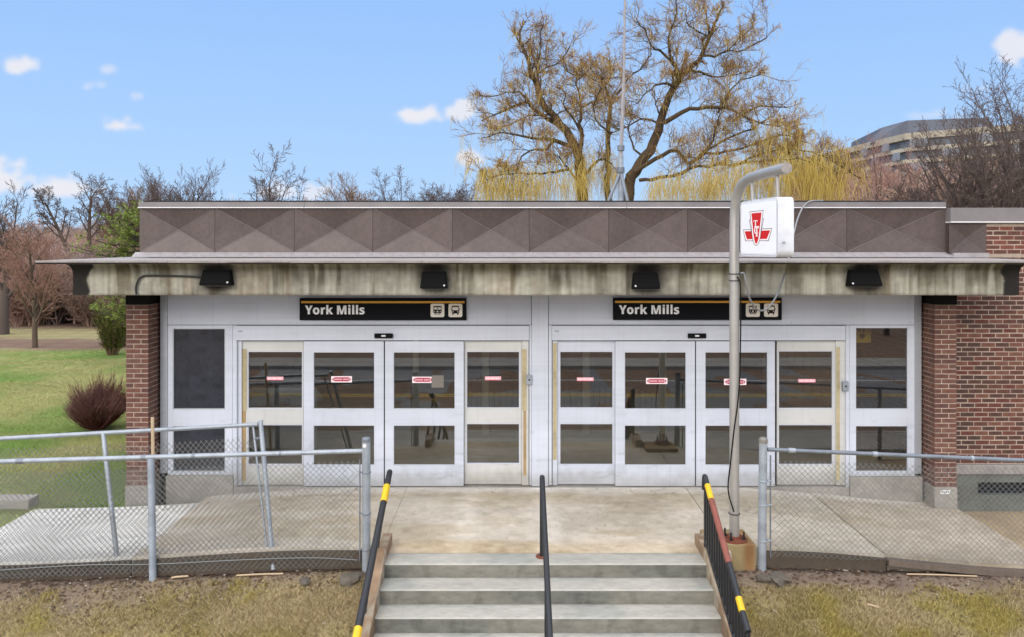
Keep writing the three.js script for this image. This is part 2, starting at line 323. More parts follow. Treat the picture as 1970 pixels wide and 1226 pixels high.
part('slab_lip', [slabGeo(4.41, 8.6, 2.404, 2.50, 0.07, -0.03)], std({ color: C(122, 108, 96), map: sized(mottle, 0.9), roughness: 0.95 }), walk);
part('retaining_kerb', [slabGeo(-6.9, -4.49, 2.404, 2.43, 0.5, -0.03), slabGeo(-4.46, -1.6, 2.424, 2.45, 0.5, -0.03)], kerbMat, walk);
part('retaining_kerb', [slabGeo(2.95, 4.39, 2.424, 2.46, 0.5, -0.035)], kerbMat, walk);
part('retaining_kerb', [slabGeo(4.41, 8.6, 2.404, 2.455, 0.5, -0.11)], M.concreteDark, walk);
tag(part('concrete_pad', [(() => { const g = new THREE.PlaneGeometry(2.6, 2.7, 4, 6).rotateX(-Math.PI / 2).translate(7.71, 0, 1.06); const p = g.attributes.position; for (let i = 0; i < p.count; i++) p.setY(i, lerp(-0.47, -0.262, clamp((p.getZ(i) + 0.3) / 2.7))); g.computeVertexNormals(); return g; })()], std({ color: C(192, 170, 134), map: sized(mottle, 1.4), roughness: 0.95 })), null, null, null, 'structure');
tag(part('kerb_block', [rbx(-8.4, -6.88, -0.4, -0.06, 0.2, 0.46, 0.015, 2)], M.concrete), 'short pale concrete kerb block at the left end of the sidewalk beside the lawn', 'kerb block');

// stairs
const SX0 = -1.425, SX1 = 2.175, NZ = 2.905, RISE = 0.155, TREAD = 0.32;
const stairs = thing('concrete_staircase', 'wide grey concrete steps with low rust-stained side kerbs leading up to the doors', 'stairs', [0.37, -1.6, NZ]);
{
  const stepMap = dataTex(512, 256, (u, v) => {                    // v: 0..0.5 tread, 0.5..1 riser
    const n = fbm(u * 9, v * 6, 5, 9, 71), f = fbm(u * 50, v * 26, 3, 50, 72), w = fbm(u * 5, v * 3 + 7, 4, 5, 73);
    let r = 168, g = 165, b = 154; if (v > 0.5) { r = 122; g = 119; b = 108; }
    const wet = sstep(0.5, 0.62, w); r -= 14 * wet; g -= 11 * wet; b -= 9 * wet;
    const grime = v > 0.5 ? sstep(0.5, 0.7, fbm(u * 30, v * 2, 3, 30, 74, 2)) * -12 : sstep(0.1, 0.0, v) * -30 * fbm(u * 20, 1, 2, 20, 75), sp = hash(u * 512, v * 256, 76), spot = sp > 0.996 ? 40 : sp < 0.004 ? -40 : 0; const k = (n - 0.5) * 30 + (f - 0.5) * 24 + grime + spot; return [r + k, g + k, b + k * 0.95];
  });
  const stepMat = std({ map: stepMap, roughness: 0.6, bumpMap: sized(grain, 0.15, 0.3), bumpScale: 0.003 });
  const nosing = std({ color: C(150, 150, 146), map: sized(mottle, 0.8), roughness: 0.8 });
  for (let k = 0; k < 10; k++) {
    const z0 = k ? NZ + (k - 1) * TREAD + 0.002 : 2.588, z1 = NZ + k * TREAD, y = -k * RISE - (k ? 0 : 0.003);
    const prof = new THREE.Shape(); prof.moveTo(z0, y - 0.3); prof.lineTo(z0, y); prof.lineTo(z1 - 0.02, y); prof.quadraticCurveTo(z1, y, z1, y - 0.02); prof.lineTo(z1 - 0.006, y - 0.3); prof.closePath();
    const g = new THREE.ExtrudeGeometry(prof, { depth: SX1 - SX0, bevelEnabled: false, curveSegments: 4 }).rotateY(-Math.PI / 2).translate(SX1, 0, 0);
    const p = g.attributes.position, n = g.attributes.normal, uv = g.attributes.uv;
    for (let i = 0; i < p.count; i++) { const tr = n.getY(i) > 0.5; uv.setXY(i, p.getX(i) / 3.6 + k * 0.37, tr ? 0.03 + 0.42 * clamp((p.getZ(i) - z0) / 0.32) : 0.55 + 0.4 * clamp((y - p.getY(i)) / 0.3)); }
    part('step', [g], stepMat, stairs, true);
  }
  const cheekMap = dataTex(256, 256, (u, v) => { const n = fbm(u * 6, v * 6, 5, 6, 81), s = fbm(u * 3, v * 3, 4, 3, 82), k = sstep(0.45, 0.6, s); return [lerp(156, 134, k) + (n - 0.5) * 70, lerp(144, 110, k) + (n - 0.5) * 66, lerp(124, 86, k) + (n - 0.5) * 58]; });
  const cheekMat = std({ map: sized(cheekMap, 1.1), roughness: 0.95, bumpMap: sized(grain, 0.3), bumpScale: 0.006 });
  const cheek = (x0, x1) => {
    const s = new THREE.Shape(), zt = 2.32, kz = 2.84, ze = 6.4, yt = 0.12, sl = RISE / TREAD;
    s.moveTo(zt, -0.5); s.lineTo(zt, yt); s.lineTo(kz, yt); s.lineTo(ze, yt - sl * (ze - kz)); s.lineTo(ze, yt - sl * (ze - kz) - 0.6); s.closePath();
    return new THREE.ExtrudeGeometry(s, { depth: x1 - x0 - 0.016, bevelEnabled: true, bevelSize: 0.008, bevelThickness: 0.008, bevelSegments: 1 }).rotateY(-Math.PI / 2).translate(x1 - 0.008, 0, 0);
  };
  part('side_kerb', [cheek(SX0 - 0.11, SX0 - 0.002)], cheekMat, stairs);
  part('side_kerb', [cheek(SX1 + 0.002, SX1 + 0.12)], cheekMat, stairs);
  M.plinth = std({ map: sized(dataTex(256, 256, (u, v) => { const n = fbm(u * 6, v * 6, 5, 6, 85), s = fbm(u * 9, v * 1.0, 3, 9, 86, 1), k = 0.8 * sstep(0.4, 0.8, s); return [lerp(146, 128, k) + (n - 0.5) * 60, lerp(128, 84, k) + (n - 0.5) * 56, lerp(92, 46, k) + (n - 0.5) * 44]; }), 1.2, 2.5), roughness: 0.95, bumpMap: sized(grain, 0.3), bumpScale: 0.006 });
}

// ------------------------------------------------------------------ station building
const st = thing('station_building', 'low brick station entrance with white glazed doors and a long brown metal parapet', 'station', [0.42, 0, 0]);
const brickTones = [[130, 90, 78], [120, 82, 72], [136, 96, 82], [112, 78, 70], [126, 92, 82], [132, 88, 74]];
const redTones = [[138, 80, 66], [124, 74, 62], [112, 72, 62], [98, 68, 60], [132, 88, 74], [116, 68, 58], [90, 66, 60]];
const brickMat = (t) => std({ color: C(...t), map: sized(mottle, 0.4), roughness: 0.92, bumpMap: sized(grain, 0.12), bumpScale: 0.003 });
const pillarBricks = brickTones.map(brickMat), wallBricks = redTones.map(brickMat);
const bgeo = new Map();
function brick(parent, cx, cy, cz, w, h, d, mat, turn = 0) {
  const k = [w, h, d].map((x) => x.toFixed(3)).join();
  if (!bgeo.has(k)) bgeo.set(k, chamfer(w, h, d, 0.004));
  const m = new THREE.Mesh(bgeo.get(k), mat), b = base.get(parent); m.name = numbered('brick'); m.castShadow = m.receiveShadow = true;
  m.position.set(cx - b.x, cy - b.y, cz - b.z); m.rotation.y = turn; parent.add(m); return m;
}
const pick = (a) => a[Math.floor(rnd() * a.length)];
function pillar(xo, xi, yb, label) {                              // xo outer edge, xi inner edge (the side that shows)
  const s = Math.sign(xi - xo), zF = 0.35, top = 2.704, n = 37, ch = (top - yb) / n, W = Math.abs(xi - xo), mj = 0.0115;
  const x0 = Math.min(xo, xi), x1 = Math.max(xo, xi), e = 0.004;
  const core = part('brick_pillar', [bx(x0 + e, x1 - e, yb, top, -0.06, zF - e)], M.mortar, st); core.userData.label = label;
  for (let i = 0; i < n; i++) {
    const y = yb + (i + 0.5) * ch, bh = ch - mj, A = i % 2 === 0, wf = A ? 0.105 : 0.208, wc = W - wf - mj;
    brick(core, xo + s * wf / 2, y, zF - 0.05, wf, bh, 0.1, pick(pillarBricks));                 // front, outer brick
    const dc = A ? 0.1 : 0.165;
    brick(core, xi - s * wc / 2, y, zF - dc / 2, wc, bh, dc, pick(pillarBricks));                // corner brick
    const z1 = zF - dc - mj, d2 = A ? 0.2 : 0.1, z2 = z1 - d2 - mj, d3 = z2 + 0.055;
    brick(core, xi - s * 0.045, y, z1 - d2 / 2, d2, bh, 0.09, pick(pillarBricks), s * Math.PI / 2);
    if (d3 > 0.03) brick(core, xi - s * 0.045, y, z2 - d3 / 2, +d3.toFixed(2), bh, 0.09, pick(pillarBricks), s * Math.PI / 2);
  }
  part('pillar_cap', [bx(x0 - 0.004, x1 + 0.004, top + 0.004, 2.89, -0.05, zF + 0.004)], M.black, core);
  part('pillar_base', [rbx(x0 - 0.012, x1 + 0.012, -0.5, yb - 0.002, -0.08, zF + 0.014, 0.02, 2)], M.concrete, core);
  return core;
}
srand(5);
pillar(PX(242, 0.35), PX(285, 0.35), 0.106, 'left brick pillar');
const rp = pillar(PX(1840.7, 0.35), PX(1798.6, 0.35), 0.085, 'right brick pillar with a small white number plate on its base');
{ // small plate on the right pillar's base
  const c = document.createElement('canvas'); c.width = 128; c.height = 64; const g = c.getContext('2d'); g.fillStyle = '#d9d9d6'; g.fillRect(0, 0, 128, 64); g.fillStyle = '#2c3038'; for (const [x, w] of [[10, 18], [40, 14], [66, 22], [100, 16]]) g.fillRect(x, 22, w, 20);
  const t = new THREE.CanvasTexture(c); t.colorSpace = THREE.SRGBColorSpace;
  const z = 0.366; part('plate', [new THREE.PlaneGeometry(0.14, 0.055).translate(PX(1819, z), PY(947, z), z)], std({ map: t, roughness: 0.6 }), rp, true);
}

// canopy slab, beam and parapet
const SLX0 = -6.16, SLX1 = 7.1;
part('canopy_slab', [bx(SLX0, SLX1, 3.318, 3.352, -1.55, 1.5), bx(SLX0, -4.25, 3.318, 3.352, -8.2, -1.55), bx(4.85, SLX1, 3.318, 3.352, -8.2, -1.55), bx(-4.25, 4.85, 3.318, 3.352, -8.2, -6.65)], M.slabEdge, st);
part('canopy_top', [(() => { const g = bx(SLX0 + 0.01, SLX1, 3.354, 3.374, -1.55, 1.492); const p = g.attributes.position; for (let i = 0; i < p.count; i++) if (p.getZ(i) > 0 && p.getY(i) > 3.36) p.setY(i, 3.364); return g; })()], M.slabTop, st);
{ // drip edge in worn lengths
  srand(31); const g = []; let x = SLX0; while (x < SLX1) { const w = Math.min(rr(0.7, 2.2), SLX1 - x); const dy = rr(-0.004, 0.004); g.push(bx(x + 0.003, x + w - 0.003, 3.338 + dy, 3.366 + dy * 0.3, 1.502, 1.515 + rnd() * 0.008)); x += w; }
  part('drip_edge', g, M.slabTop, st);
}
const BX0 = -5.86, BX1 = 6.77, BF = 1.17, BY0 = 2.897;
const lampPx = [[384, 444, 521, 549], [808, 860, 524, 555], [1217, 1270, 526, 556], [1634, 1697, 521, 551]];
const beamMap = dataTex(2048, 128, (u, v) => {
  const x = BX0 + u * (BX1 - BX0), y = v;                          // v: 0 bottom .. 1 top
  const m = fbm(x * 1.6, y * 2, 5, 0, 91), f = fbm(x * 14, y * 6, 3, 0, 92), s1 = fbm(x * 5.2, y * 0.35 + 3, 3, 0, 93), s2 = fbm(x * 13, y * 0.5 + 9, 2, 0, 94);
  let r = 163, g = 160, b = 146;
  const big = fbm(x * 0.5 + 2, 4, 3, 0, 95);
  const wob = x + 0.02 * (m - 0.5), s3 = fbm(wob * 26, y * 0.7, 2, 0, 97);
  const st1 = sstep(0.44, 0.62, s1 * 0.45 + s2 * 0.55) * sstep(0.25, 0.6, big + 0.2) * lerp(0.35, 1, sstep(0, 0.8, y + (s2 - 0.5) * 0.9)); r -= 50 * st1; g -= 51 * st1; b -= 52 * st1;
  const fine = (s3 - 0.5) * 36; r += fine; g += fine; b += fine;
  const st2 = sstep(0.58, 0.7, fbm(x * 7 + 7, y * 0.3, 2, 0, 96)) * sstep(0.4, 0.6, big); r -= 8 * st2; g -= 13 * st2; b -= 16 * st2;
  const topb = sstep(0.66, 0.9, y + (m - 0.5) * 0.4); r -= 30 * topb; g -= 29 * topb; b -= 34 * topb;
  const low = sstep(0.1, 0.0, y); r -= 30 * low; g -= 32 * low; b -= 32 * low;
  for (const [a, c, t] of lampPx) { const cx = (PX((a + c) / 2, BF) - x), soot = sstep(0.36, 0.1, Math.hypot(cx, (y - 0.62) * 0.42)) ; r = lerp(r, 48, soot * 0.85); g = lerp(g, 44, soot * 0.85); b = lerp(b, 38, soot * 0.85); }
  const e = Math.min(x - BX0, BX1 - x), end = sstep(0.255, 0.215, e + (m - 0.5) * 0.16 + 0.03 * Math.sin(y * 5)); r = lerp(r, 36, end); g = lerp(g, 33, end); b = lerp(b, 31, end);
  const k = (m - 0.5) * 52 + (f - 0.5) * 30; return [r + k * (1 - end * 0.7), g + k * (1 - end * 0.7), b + k * 0.9 * (1 - end * 0.7)];
});
{
  const ring = [[BY0, 0], [3.18, 0], [3.22, 0.004], [3.258, 0.014], [3.286, 0.03], [3.305, 0.05], [3.316, 0.075]], P = [], U = [];
  const corner = (k) => { const [y, o] = ring[k]; return [[BX0 - o, y, BF + o], [BX1 + o, y, BF + o], [BX1 + o, y, 0.2], [BX0 - o, y, 0.2]]; };
  const uvOf = ([x, y, z]) => [(x - BX0) / (BX1 - BX0), clamp((y - BY0) / 0.42, 0.01, 0.99)];
  const quad = (...q) => { for (const i of [0, 1, 2, 0, 2, 3]) { P.push(...q[i]); U.push(...uvOf(q[i])); } };
  for (let k = 0; k < ring.length - 1; k++) { const a = corner(k), b = corner(k + 1); for (let i = 0; i < 4; i++) { const j = (i + 1) % 4; quad(a[i], a[j], b[j], b[i]); } }
  const a = corner(0); quad(a[3], a[2], a[1], a[0]);
  const g = new THREE.BufferGeometry(); g.setAttribute('position', new THREE.BufferAttribute(new Float32Array(P), 3)); g.setAttribute('uv', new THREE.BufferAttribute(new Float32Array(U), 2)); g.computeVertexNormals();
  beamMap.wrapS = beamMap.wrapT = THREE.ClampToEdgeWrapping;
  part('canopy_beam', [g], std({ map: beamMap, roughness: 0.95, bumpMap: sized(grain, 0.04, 0.7), bumpScale: 0.004 }), st, true);
}
part('soffit', [bx(BX0 + 0.1, BX1 - 0.1, 2.9, 3.316, -0.3, 0.198)], M.concrete, st);
const PZ = -0.4, PARX0 = PX(268, PZ), PARX1 = PX(1820, PZ), PB = PY(485, PZ), PT = PY(400.5, PZ);
part('parapet_wall', [bx(PARX0 + 0.01, PARX1 - 0.004, 3.376, PT + 0.12, PZ - 0.35, PZ - 0.1)], M.gap, st);
{
  const edges = [268, 413, 566, 717, 870, 1018, 1171, 1323, 1476, 1629, 1820];
  const tints = [0, 1, 2].map((i) => { const m = M.bronze.clone(); m.color.multiplyScalar([1, 0.985, 1.015][i]); m.map = sized(mottle, 1.7, 1.7, i * 0.3, i * 0.4); return m; });
  for (let i = 0; i < edges.length - 1; i++) {
    const a = PX(edges[i], PZ) + 0.0025, b = PX(edges[i + 1], PZ) - 0.0025, c = (a + b) / 2, ym = (PB + PT) / 2, dz = 0.06, P = [];
    const tri = (...q) => q.forEach((v) => P.push(...v)), cc = [c, ym, PZ - dz], bl = [a, PB, PZ], br = [b, PB, PZ], tr = [b, PT, PZ], tl = [a, PT, PZ];
    const k = 0.095, bk = [[a, PB, PZ - k], [b, PB, PZ - k], [b, PT, PZ - k], [a, PT, PZ - k]], fr = [bl, br, tr, tl];
    tri(bl, br, cc); tri(br, tr, cc); tri(tr, tl, cc); tri(tl, bl, cc);
    for (let j = 0; j < 4; j++) { const q = (j + 1) % 4; tri(bk[j], bk[q], fr[q]); tri(bk[j], fr[q], fr[j]); }
    const g = new THREE.BufferGeometry(); g.setAttribute('position', new THREE.BufferAttribute(new Float32Array(P), 3)); g.computeVertexNormals();
    const pan = part('parapet_panel', [g], tints[i % 3], st), off = V(0, 0, 0.001);
    part('crease', [bl, br, tr, tl].map((q) => rod(V(...q).lerp(V(...cc), 0.02), V(...cc).add(off), 0.0055, 0.0055, 6, true)), M.crease, pan);
  }
  // folded cap: upright face in lengths, thin bright drip line below
  const cap = [], drip = [];
  for (const [a, b] of [[265, 585], [585, 1206], [1206, 1500], [1500, 1821]]) { cap.push(bx(PX(a, PZ + 0.04) + 0.002, PX(b, PZ + 0.04) - 0.002, PT + 0.014, PY(389, PZ), PZ - 0.4, PZ + 0.03)); drip.push(bx(PX(a - 1, PZ + 0.05), PX(b, PZ + 0.05) - 0.001, PT, PT + 0.0125, PZ - 0.1, PZ + 0.042)); }
  part('parapet_cap', cap, M.bronzeLight, st); part('drip_line', drip, M.tin, st);
  // sloped base flashing
  const s = new THREE.Shape(); s.moveTo(PZ - 0.096, 3.38); s.lineTo(PZ + 0.13, 3.38); s.lineTo(PZ + 0.13, 3.39); s.lineTo(PZ + 0.008, PB - 0.003); s.lineTo(PZ - 0.096, PB - 0.003); s.closePath();
  const len = PARX1 - PARX0 + 0.12;
  part('base_flashing', [new THREE.ExtrudeGeometry(s, { depth: len, bevelEnabled: false }).rotateY(-Math.PI / 2).translate(PARX1 + 0.06, 0, 0)], M.lead, st);
}
{ const X0 = PARX0 + 0.05, X1 = PARX1 - 0.05, a = -4.2, b = 4.8, c = -6.6, d = -1.6;
  part('roof', [bx(X0, X1, 3.378, 3.72, -8, c), bx(X0, X1, 3.378, 3.72, d, PZ - 0.355), bx(X0, a, 3.378, 3.72, c, d), bx(b, X1, 3.378, 3.72, c, d)], M.concreteDark, st);
  const sk = part('added_skylight', [bx(a - 0.08, b + 0.08, 3.722, 3.8, c - 0.08, c), bx(a - 0.08, b + 0.08, 3.722, 3.8, d, d + 0.08), bx(a - 0.08, a, 3.722, 3.8, c, d), bx(b, b + 0.08, 3.722, 3.8, c, d)], M.alu, st); part('glass_pane', [bx(a, b, 3.77, 3.776, c, d)], M.glass, sk); }  // unseen roof light, added with its opening to brighten the hall

// glazed front
const fb = (x0, x1, y0, y1, zf, d) => bx(PX(x0, zf), PX(x1, zf), PY(y1, zf), PY(y0, zf), zf - d, zf);
part('aluminium_post', [fb(308, 321.5, 560, 910, 0.06, 0.12)], M.alu, st);
part('aluminium_post', [fb(1760.5, 1773, 560, 912, 0.06, 0.12)], M.alu, st);
part('centre_post', [fb(1023, 1054.5, 560, 936, 0.075, 0.12)], M.white, st);
part('fascia_panel', [fb(322.5, 1022, 558, 625, 0.05, 0.06)], M.white, st);
part('fascia_panel', [fb(1055.5, 1759.5, 558, 625, 0.05, 0.06)], M.white, st);
part('backing', [fb(316, 1766, 556, 634, -0.02, 0.02)], M.gap, st);
{ const r = []; srand(8); for (const [a, b] of [[324, 1020], [1058, 1757]]) for (const y of [572, 621]) for (let k = 0; k < 7; k++) { const z = 0.05, g = new THREE.CylinderGeometry(0.008, 0.008, 0.006, 6).rotateX(Math.PI / 2).translate(PX(lerp(a + 5, b - 5, k / 6), z), PY(y, z), z + 0.002); r.push(g); } part('rivets', r, M.alu, st).userData.kind = 'stuff'; }
function leafGeo(x0, x1, y0, y1, panes, zf, d) {                  // stiles run full height, rails butt between them 2 mm back
  const g = [fb(x0, panes[0][0], y0, y1, zf, d), fb(panes[0][1], x1, y0, y1, zf, d)], a = panes[0][0], b = panes[0][1], zr = zf - 0.002;
  const q = (t, u) => bx(PX(a, zf), PX(b, zf), PY(u, zf), PY(t, zf), zf - d, zr);
  g.push(q(y0, panes[0][2]), q(panes[0][3], panes[1][2]), q(panes[1][3], y1));
  return g;
}
function panesOf(parent, panes, zf, mat) {
  for (const [a, b, t, u] of panes) {
    const x0 = PX(a, zf), x1 = PX(b, zf), y0 = PY(u, zf), y1 = PY(t, zf), w = 0.012;
    part('glass_pane', [bx(x0, x1, y0, y1, zf - 0.032, zf - 0.028)], mat, parent);
    part('glazing_bead', [bx(x0, x1, y1 - w, y1, zf - 0.026, zf - 0.006), bx(x0, x1, y0, y0 + w, zf - 0.026, zf - 0.006), bx(x0, x0 + w, y0 + w, y1 - w, zf - 0.026, zf - 0.006), bx(x1 - w, x1, y0 + w, y1 - w, zf - 0.026, zf - 0.006)], mat === M.glassDusty ? M.alu : M.white, parent);
  }
}
function stickerTex(arrow) {
  const c = document.createElement('canvas'); c.width = 256; c.height = arrow ? 80 : 56; const g = c.getContext('2d'), h = c.height;
  g.fillStyle = arrow ? '#f4dfe2' : '#efb4bc'; g.fillRect(0, 0, 256, h);
  if (arrow) {
    g.fillStyle = '#a52a40'; g.beginPath(); g.moveTo(10, h / 2); g.lineTo(32, 14); g.lineTo(32, h - 14); g.closePath(); g.fill(); g.beginPath(); g.moveTo(246, h / 2); g.lineTo(224, 14); g.lineTo(224, h - 14); g.closePath(); g.fill();
    g.fillRect(38, 14, 180, h - 28); g.fillStyle = '#f1c2ca'; for (let k = 0; k < 15; k++) if (k !== 8) g.fillRect(48 + k * 11, 30, 7, 20);
  } else { g.fillStyle = '#c95a6c'; g.fillRect(0, h - 8, 256, 8); g.fillStyle = '#f7dbdf'; for (let k = 0; k < 12; k++) if (k % 4 !== 3) g.fillRect(20 + k * 19, 16, 13, 22); }
  const t = new THREE.CanvasTexture(c); t.colorSpace = THREE.SRGBColorSpace; return std({ map: t, roughness: 0.6 });
}
const stickA = stickerTex(true), stickB = stickerTex(false);
const strip = std({ color: C(206, 190, 150), map: sized(mottle, 0.5, 0.9), roughness: 0.9 });
const stripRust = std({ color: C(192, 160, 110), map: sized(mottle, 0.3, 0.7), roughness: 0.9 });
function doorLeaf(x0, x1, y0, y1, panes, zf, sliding, stick, mat) {
  const m = part('door_leaf', leafGeo(x0, x1, y0, y1, panes, zf, 0.045), mat, st);
  panesOf(m, panes, zf, M.glass);
  const [a, b, t, u] = stick, z = zf - 0.0265;
  part('warning_sticker', [new THREE.PlaneGeometry(PX(b, z) - PX(a, z), PY(t, z) - PY(u, z)).translate(PX((a + b) / 2, z), PY((t + u) / 2, z), z)], sliding ? stickA : stickB, m, true);
  return m;
}
// left doors
doorLeaf(465, 583.5, 656, 933, [[476, 582, 676, 787], [476, 582, 817, 895]], 0.0, false, [513, 545, 725, 732], M.whiteAged);
doorLeaf(584, 738, 657, 935.5, [[602, 721, 677, 788], [602, 721, 818, 896]], 0.06, true, [637, 677, 724, 736], M.white);
const dl3 = doorLeaf(740.5, 892, 657, 935.5, [[756, 876, 677, 788], [756, 876, 818, 896]], 0.06, true, [793, 833, 725, 737], M.white);
doorLeaf(893, 1003.5, 656, 932, [[897, 1000, 676, 786], [897, 1000, 815, 893]], 0.0, false, [933, 964, 724.5, 732], M.whiteAged);
// right doors
doorLeaf(1073, 1183, 656, 932, [[1076.5, 1180, 676, 786], [1076.5, 1180, 815, 895]], 0.0, false, [1110, 1142, 726.5, 733.5], M.white);
doorLeaf(1184, 1337, 657, 935.5, [[1201, 1321, 677, 788], [1201, 1321, 818, 896]], 0.06, true, [1243, 1284, 727.5, 739], M.white);
doorLeaf(1339.5, 1491, 657, 935.5, [[1356, 1478, 677, 788], [1356, 1478, 818, 896]], 0.06, true, [1393, 1436, 729, 741], M.white);
doorLeaf(1495, 1608, 656, 933, [[1497.5, 1603, 675, 787], [1497.5, 1603, 817, 895]], 0.0, false, [1536, 1569, 729.5, 736.5], M.whiteAged);
part('notice', [new THREE.PlaneGeometry(0.18, 0.18).translate(PX(842, 0.02), PY(734, 0.02), 0.0345)], std({ color: C(120, 114, 106), roughness: 0.8 }), dl3);
const sensorGeo = (a, b) => [rbx(PX(a, 0.12), PX(b, 0.12), PY(651, 0.12), PY(642, 0.12), 0.082, 0.125, 0.008, 2)];
for (const [x0, x1, s0, s1, ja, jb, lock] of [[453, 1018, 720, 755, [456, 464.5], [1004, 1017], [1012.5, 1023.5, 722, 740]], [1062, 1627, 1324, 1359, [1063, 1072.5], [1608.5, 1626], [1622, 1633, 734.5, 752.5]]]) {
  const h = part('door_header', [fb(x0, x1, 627, 655, 0.08, 0.12)], M.white, st);
  part('maker_plate', [new THREE.CylinderGeometry(0.03, 0.03, 0.003, 16).scale(1.3, 1, 0.55).rotateX(Math.PI / 2).translate(PX(x0 + 9, 0.08), PY(637.5, 0.08), 0.081)], M.alu, h);
  part('motion_sensor', sensorGeo(s0, s1), M.black, h);
  part('sensor_lens', [rbx(PX((s0 + s1) / 2 - 4, 0.13), PX((s0 + s1) / 2 + 4, 0.13), PY(648, 0.13), PY(645, 0.13), 0.126, 0.129, 0.001)], M.tin, h);
  part('door_jamb', [fb(ja[0], ja[1], 655.5, 934, 0.03, 0.08)], M.white, st); part('door_jamb', [fb(jb[0], jb[1], 655.5, 934, 0.03, 0.08)], M.whiteAged, st);
  const lb = part('lock_box', [rbx(PX(lock[0], 0.1), PX(lock[1], 0.1), PY(lock[3], 0.1), PY(lock[2], 0.1), 0.05, 0.11, 0.006, 2)], M.galv, st);
  part('keyhole', [new THREE.CylinderGeometry(0.014, 0.014, 0.008, 10).rotateX(Math.PI / 2).translate(PX((lock[0] + lock[1]) / 2, 0.11), PY((lock[2] + lock[3]) / 2, 0.11), 0.112)], M.gap, lb);
  part('mullion', [fb(x0 === 453 ? 447.5 : 1628, x0 === 453 ? 455 : 1634, 626, 937, 0.07, 0.1)], M.white, st);
}
part('mullion', [fb(1018.5, 1022.5, 626, 934, 0.06, 0.08)], M.white, st); part('mullion', [fb(1055.5, 1061.5, 626, 934, 0.06, 0.08)], M.white, st);
part('weather_strip', [fb(465.5, 474, 672, 790, 0.008, 0.006)], strip, st); part('weather_strip', [fb(466, 472, 791, 925, 0.008, 0.006)], stripRust, st);
part('weather_strip', [fb(1004.5, 1013, 672, 790, 0.038, 0.006)], strip, st); part('weather_strip', [fb(1007, 1012, 791, 915, 0.038, 0.006)], stripRust, st);
part('weather_strip', [fb(1064, 1071, 660, 885, 0.036, 0.005)], strip, st); part('weather_strip', [fb(1609.5, 1616, 668, 925, 0.036, 0.005)], strip, st);
// sidelights
for (const [x0, x1, y1, panes, mat] of [[322.5, 447, 915, [[332, 433, 632, 788], [332, 433, 820, 908]], M.glassDusty], [1634.5, 1760, 917, [[1646, 1748, 630, 788], [1646, 1748, 819, 908]], M.glass]]) {
  const w = part('side_window', leafGeo(x0, x1, 626, y1, panes, 0.045, 0.07), M.white, st);
  panesOf(w, panes, 0.045, mat);
}
part('window_base', [rbx(PX(318, 0.1), PX(448, 0.1), -0.4, PY(916, 0.1), -0.08, 0.1, 0.012, 2)], M.concrete, st);
part('window_base', [rbx(PX(1636, 0.1), PX(1776, 0.1), -0.5, PY(918, 0.1), -0.08, 0.1, 0.012, 2)], M.concrete, st);
part('door_sill', [bx(PX(448.5, 0.1), PX(1635, 0.1), -0.4, 0.004, -0.2, 0.085)], M.concrete, st);

// inside
{ const c = document.createElement('canvas'); c.width = 128; c.height = 150; const g = c.getContext('2d'); g.fillStyle = '#d8bc3c'; g.fillRect(0, 0, 128, 150); g.fillStyle = '#3c3626'; g.fillRect(22, 20, 30, 40); g.fillRect(64, 16, 14, 50); g.beginPath(); g.arc(60, 100, 22, 0, 7); g.fill(); const t = new THREE.CanvasTexture(c); t.colorSpace = THREE.SRGBColorSpace;
  const d = 12.3, z = DZ - d; part('yellow_notice', [new THREE.BoxGeometry(0.25, 0.29, 0.004).translate((1660 - CX) * d / F, HC - (641 - CY) * d / F, z)], std({ map: t, roughness: 0.8 }), st, true); }
part('interior_floor', [bx(-5.4, 6.2, -0.3, 0.0, -8, -0.204)], M.tile, st);
part('interior_ceiling', [bx(-5.4, 6.2, 2.92, 3.0, -1.6, -0.304), bx(-5.4, 6.2, 2.92, 3.0, -8, -6.6), bx(-5.4, -4.2, 2.92, 3.0, -6.6, -1.6), bx(4.8, 6.2, 2.92, 3.0, -6.6, -1.6)], std({ color: C(150, 148, 142), roughness: 0.9 }), st);
part('back_wall', [bx(-5.7, 6.5, -0.3, 3.31, -8.2, -8.002)], M.interior, st);
part('side_wall', [bx(-5.6, -5.41, -0.3, 2.9, -8, -0.09)], brickMat([96, 74, 66]), st);
{ // right-hand inner wall shows its bricks through the side window
  const w = part('side_wall', [bx(6.19, 6.38, -0.3, 2.9, -8, -0.09)], M.mortar, st), g = []; srand(14);
  for (let r = 0; r < 40; r++) for (let k = 0; k < 16; k++) { const z = -0.12 - (k + (r % 2) * 0.5) * 0.215; g.push(bx(6.178, 6.2, 0.01 + r * 0.072, 0.01 + r * 0.072 + 0.062, z - 0.205, z)); }
  part('brickwork', g, brickMat([110, 76, 66]), w).userData.kind = 'stuff';
}
for (const [px, d] of [[1128, 15.2], [1275, 15.2], [934, 15.2], [800, 17.5]]) { const x = (px - CX) * d / F, z = DZ - d; part('interior_post', [rbx(x - 0.06, x + 0.06, 0, 2.91, z - 0.06, z + 0.06, 0.01)], std({ color: C(190, 184, 172), roughness: 0.6 }), st); }
{ const d = 13.6, z = DZ - d, x0 = (468 - CX) * d / F, x1 = (596 - CX) * d / F, t = thing('ticket_counter', 'grey metal counter standing just inside the leftmost glass door', 'counter', [(x0 + x1) / 2, 0, z]);
  part('cabinet', [rbx(x0, x1, 0, HC - (756 - CY) * d / F, z - 0.5, z, 0.012, 2)], M.stainless, t);
  part('slot', [bx((546 - CX) * d / F, (560 - CX) * d / F, HC - (780 - CY) * d / F, HC - (767 - CY) * d / F, z, z + 0.012)], M.galvDark, t); }
